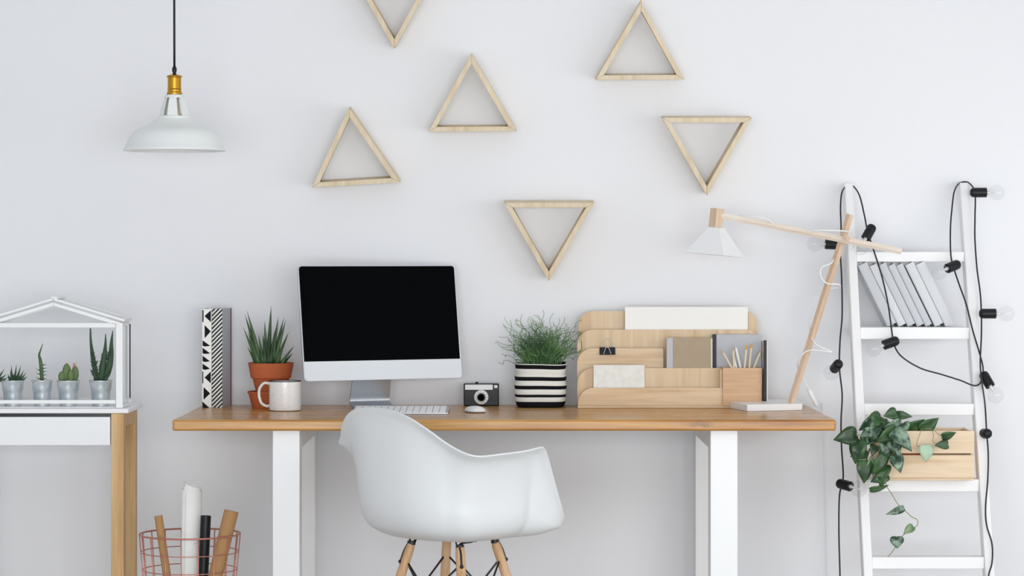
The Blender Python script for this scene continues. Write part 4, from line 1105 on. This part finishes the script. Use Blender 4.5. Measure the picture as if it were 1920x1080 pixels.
haw(t, xc, h, [(104, 485, 0), (72, 490, .01), (132, 490, .01), (150, 520, -.01), (66, 520, -.01), (165, 535, .0), (172, 560, -.01), (60, 560, -.01), (100, 520, -.015), (50, 545, .01), (85, 540, -.02), (125, 545, -.02)], .0056)
t, xc, h, r1 = zinc(-22, 'dark star-shaped succulent in the zinc pot cut by the left picture edge')
haw(t, xc, h, [(28, 512, 0), (5, 530, .0), (-30, 520, .0), (40, 545, -.01), (52, 565, -.01), (-60, 500, 0), (-100, 490, .01), (-150, 520, 0), (10, 560, -.02), (-90, 540, -.02)], .0056)
t, xc, h, r1 = zinc(79, 'single upright toothed succulent stem in a narrow zinc pot', 20.5)
bm = BM(); pts = [C0(266, 585), C0(262, 520), C0(256, 460), C0(248, 425), C0(258, 390), C0(272, 350)]
tube(bm, pts, [.0052, .0056, .005, .0034, .0022, .0006], 10, 5, .7, (0, 1, 0)); st_ = obj('stem', bm, m_aloe, t, smooth=True)
for yy_, sx in ((575, -1), (545, -1), (520, -1), (575, 1), (552, 1), (530, 1), (510, 1), (488, 1)):
    bm = BM(); b = C0(262+sx*8, yy_); blade(bm, [b, C0(262+sx*22, yy_-2), C0(262+sx*34, yy_-(4 if sx > 0 else 16))], .0019, .6); obj('leaf', bm, m_aloe, t, smooth=True)
t, xc, h, r1 = zinc(128, 'cluster of small round cacti with pinkish spines in a zinc pot', 22.5)
for cx_, cy_, rx, rz_, dy in ((422, 540, 27, 62, 0), (475, 545, 22, 50, .006), (392, 562, 22, 35, -.006), (448, 560, 20, 40, -.012)):
    bm = BM(); sphere(bm, (0, 0, 0), 1, 20, 14)
    for v in bm.verts:
        a = math.atan2(v.co.y, v.co.x); k_ = 1+.07*math.cos(a*10); v.co.x *= k_; v.co.y *= k_
    c_ = C0(cx_, cy_, dy); bmesh.ops.transform(bm, matrix=T(c_) @ Matrix.Diagonal((rx/3.376*kz, rx/3.376*kz, rz_/3.376*kz, 1)), verts=bm.verts)
    obj('cactus_body', bm, m_aloe_l, t, smooth=True)
bm = BM(); random.seed(3)
for i in range(70):
    cx_, cy_, rx, rz_, dy = random.choice(((422, 540, 27, 62, 0), (475, 545, 22, 50, .006), (475, 545, 22, 50, .006)))
    a = random.uniform(0, 2*PI); e_ = random.uniform(.3, 1.5)
    n_ = Vector((math.cos(a)*math.cos(e_), math.sin(a)*math.cos(e_), math.sin(e_))); c_ = C0(cx_, cy_, dy)
    p = c_+Vector((n_.x*rx*kz/3.376, n_.y*rx*kz/3.376, n_.z*rz_*kz/3.376)); tube(bm, [p, p+n_*.004], [.0005, .0002], 4)
obj('spines', bm, mat('cactus_spines', (214, 160, 120), .7), t, kind='stuff')
bm = BM(); 
for i in range(6): 
    c_ = C0(470, 488, .004); a = i*PI/3; blade(bm, [c_, c_+Vector((math.cos(a)*.003, math.sin(a)*.003, .004)), c_+Vector((math.cos(a)*.006, math.sin(a)*.006, .005))], .0018, .5)
obj('flower', bm, mat('salmon_petal', (226, 150, 116), .6), t, smooth=True)
t, xc, h, r1 = zinc(189, 'tall dark succulent with three toothed stems in the rightmost zinc pot', 22.5)
for pts, rad in (([(610, 585), (598, 500), (585, 420), (575, 340), (572, 255)], [.007, .0075, .006, .0036, .002]), ([(655, 580), (690, 500), (702, 420), (706, 340), (714, 270)], [.007, .010, .008, .0045, .001]), ([(640, 585), (650, 500), (662, 420), (668, 350), (668, 290)], [.008, .0105, .007, .0035, .0012]),
                 ([(615, 580), (592, 545), (572, 518)], [.006, .004, .001]), ([(660, 585), (690, 540), (706, 500)], [.007, .005, .002])):
    bm = BM(); pp = [C0(a, b, random.uniform(-.006, .006)) for a, b in pts]; tube(bm, pp, rad, 8, 6, .75, (0, 1, 0)); obj('stem', bm, m_green_d, t, smooth=True)
bm = BM()
for i in range(90):
    q = random.choice((0, 1, 2)); f = random.uniform(.05, .75)
    ln = [((610, 585), (575, 340)), ((655, 580), (706, 340)), ((640, 585), (668, 350))][q]
    cxx = ln[0][0]+(ln[1][0]-ln[0][0])*f; cyy = ln[0][1]+(ln[1][1]-ln[0][1])*f; sd = random.choice((-1, 1))
    wv = 26*(1-f)+8
    b = C0(cxx, cyy, random.uniform(-.006, .003)); e = C0(cxx+sd*wv, cyy-random.uniform(12, 30), random.uniform(-.01, .004)); blade(bm, [b, b.lerp(e, .5), e], .0026, .5)
obj('toothed_scales', bm, m_green_d, t, smooth=True, kind='stuff')

# ------------------------------------------------------------------ wire basket and paper rolls
yw = -.72; kw = (yw+CD)/F
bx_c = X(356, yw); zr = Z(1001, yw); rt = 94*kw; rbm = 62*kw
bk = empty('wire_basket', (bx_c, yw, 0), 'round copper wire basket on the floor holding paper rolls', 'basket')
bm = BM(); ring(bm, (bx_c, yw, zr), rt, rt, .0026, 64, 8); obj('rim', bm, m_copper, bk, smooth=True)
def rad_(z): return rbm+(rt-rbm)*((z/zr)**.8)
nH = 9
for i in range(nH):
    z = zr*(i/nH)+.003*(i == 0)
    if i: z = zr-(nH-i)*(33*kw) 
    if z < .01: z = .004+.004*i
    bm = BM(); ring(bm, (bx_c, yw, z), rad_(z), rad_(z), .0015, 56, 6); obj('hoop', bm, m_copper, bk, smooth=True)
for i in range(18):
    a = 2*PI*(i+.35)/18; bm = BM()
    tube(bm, [(bx_c+rad_(z)*math.cos(a), yw+rad_(z)*math.sin(a), z) for z in (.003, zr*.25, zr*.5, zr*.75, zr)], .0015, 6); obj('upright_wire', bm, m_copper, bk, smooth=True)
def roll(px_t, py_t, px_b, py_b, rpx, yt_, yb_2, m, label, name='paper_tube', inner=None, hollow=True, wall=.0018):
    a = P(px_b, py_b, yb_2); b = P(px_t, py_t, yt_); d = b-a; a = a-d*((a.z-.009)/d.z); r = rpx*kw
    L_ = (b-a).length; M_ = along(a, b)
    o = empty(name, a, label, 'paper roll', 'rolls standing in the wire basket')
    bm = BM(); lathe(bm, [(r, .0), (r, L_), (r-wall, L_), (r-wall, 0)], 40, M_, close=True); obj('tube', bm, m, o, smooth='auto')
    if inner:
        bm = BM(); lathe(bm, [(0, .001), (r-wall-.0003, .001), (r-wall-.0003, L_-.001), (r-wall-.002, L_-.004), (0, L_-.004)], 32, M_); obj('end_cap', bm, inner, o, smooth='auto')
    return o
roll(297, 967, 313, 1080, 7.6, yw-.055, yw-.062, m_kraft, 'thin brown cardboard tube at the left side of the wire basket', inner=m_kraft)
roll(386, 967, 381, 1080, 9.8, yw-.005, yw-.008, m_black, 'black paper tube in the middle of the wire basket', inner=m_black)
roll(434, 958, 404, 1080, 13.5, yw-.03, yw-.045, m_kraft, 'wide brown cardboard tube leaning right in the wire basket', inner=m_kraft)
# white sheet rolled with an overlapping spiral edge
a = P(358, 1080, yw+.045); b = P(361, 907, yw+.045); d = b-a; a = a-d*((a.z-.009)/d.z)
o = empty('white_paper_roll', a, 'large white rolled paper sheet, tallest in the wire basket', 'paper roll', 'rolls standing in the wire basket')
L_ = (b-a).length; M_ = along(a, b); bm = BM(); rows = []
nt_ = 96; turns = 2.2
for i in range(nt_+1):
    f = i/nt_; an = R(70)+f*turns*2*PI; r = (14.5+5*f)*kw; e = L_+.006*math.sin(an+.4)
    rows.append((bm.verts.new(M_ @ Vector((r*math.cos(an), r*math.sin(an), 0))), bm.verts.new(M_ @ Vector((r*math.cos(an), r*math.sin(an), e-.02*f)))))
for p_, q_ in zip(rows, rows[1:]): bm.faces.new((p_[0], q_[0], q_[1], p_[1]))
obj('rolled_sheet', bm, m_paper, o, smooth=True, solid=.0005)
bm = BM(); pts = [M_ @ Vector((20.0*kw*math.cos(R(t_)), 20.0*kw*math.sin(R(t_)), zz_)) for t_, zz_ in [(200+i*16, L_*.72-.010*math.cos(i*.35)+i*.0022) for i in range(12)]]
tube(bm, pts, .0009, 5); obj('tie_string', bm, m_spine, o, smooth=True)

for o in bpy.data.objects:
    if '_o' in o: del o['_o']
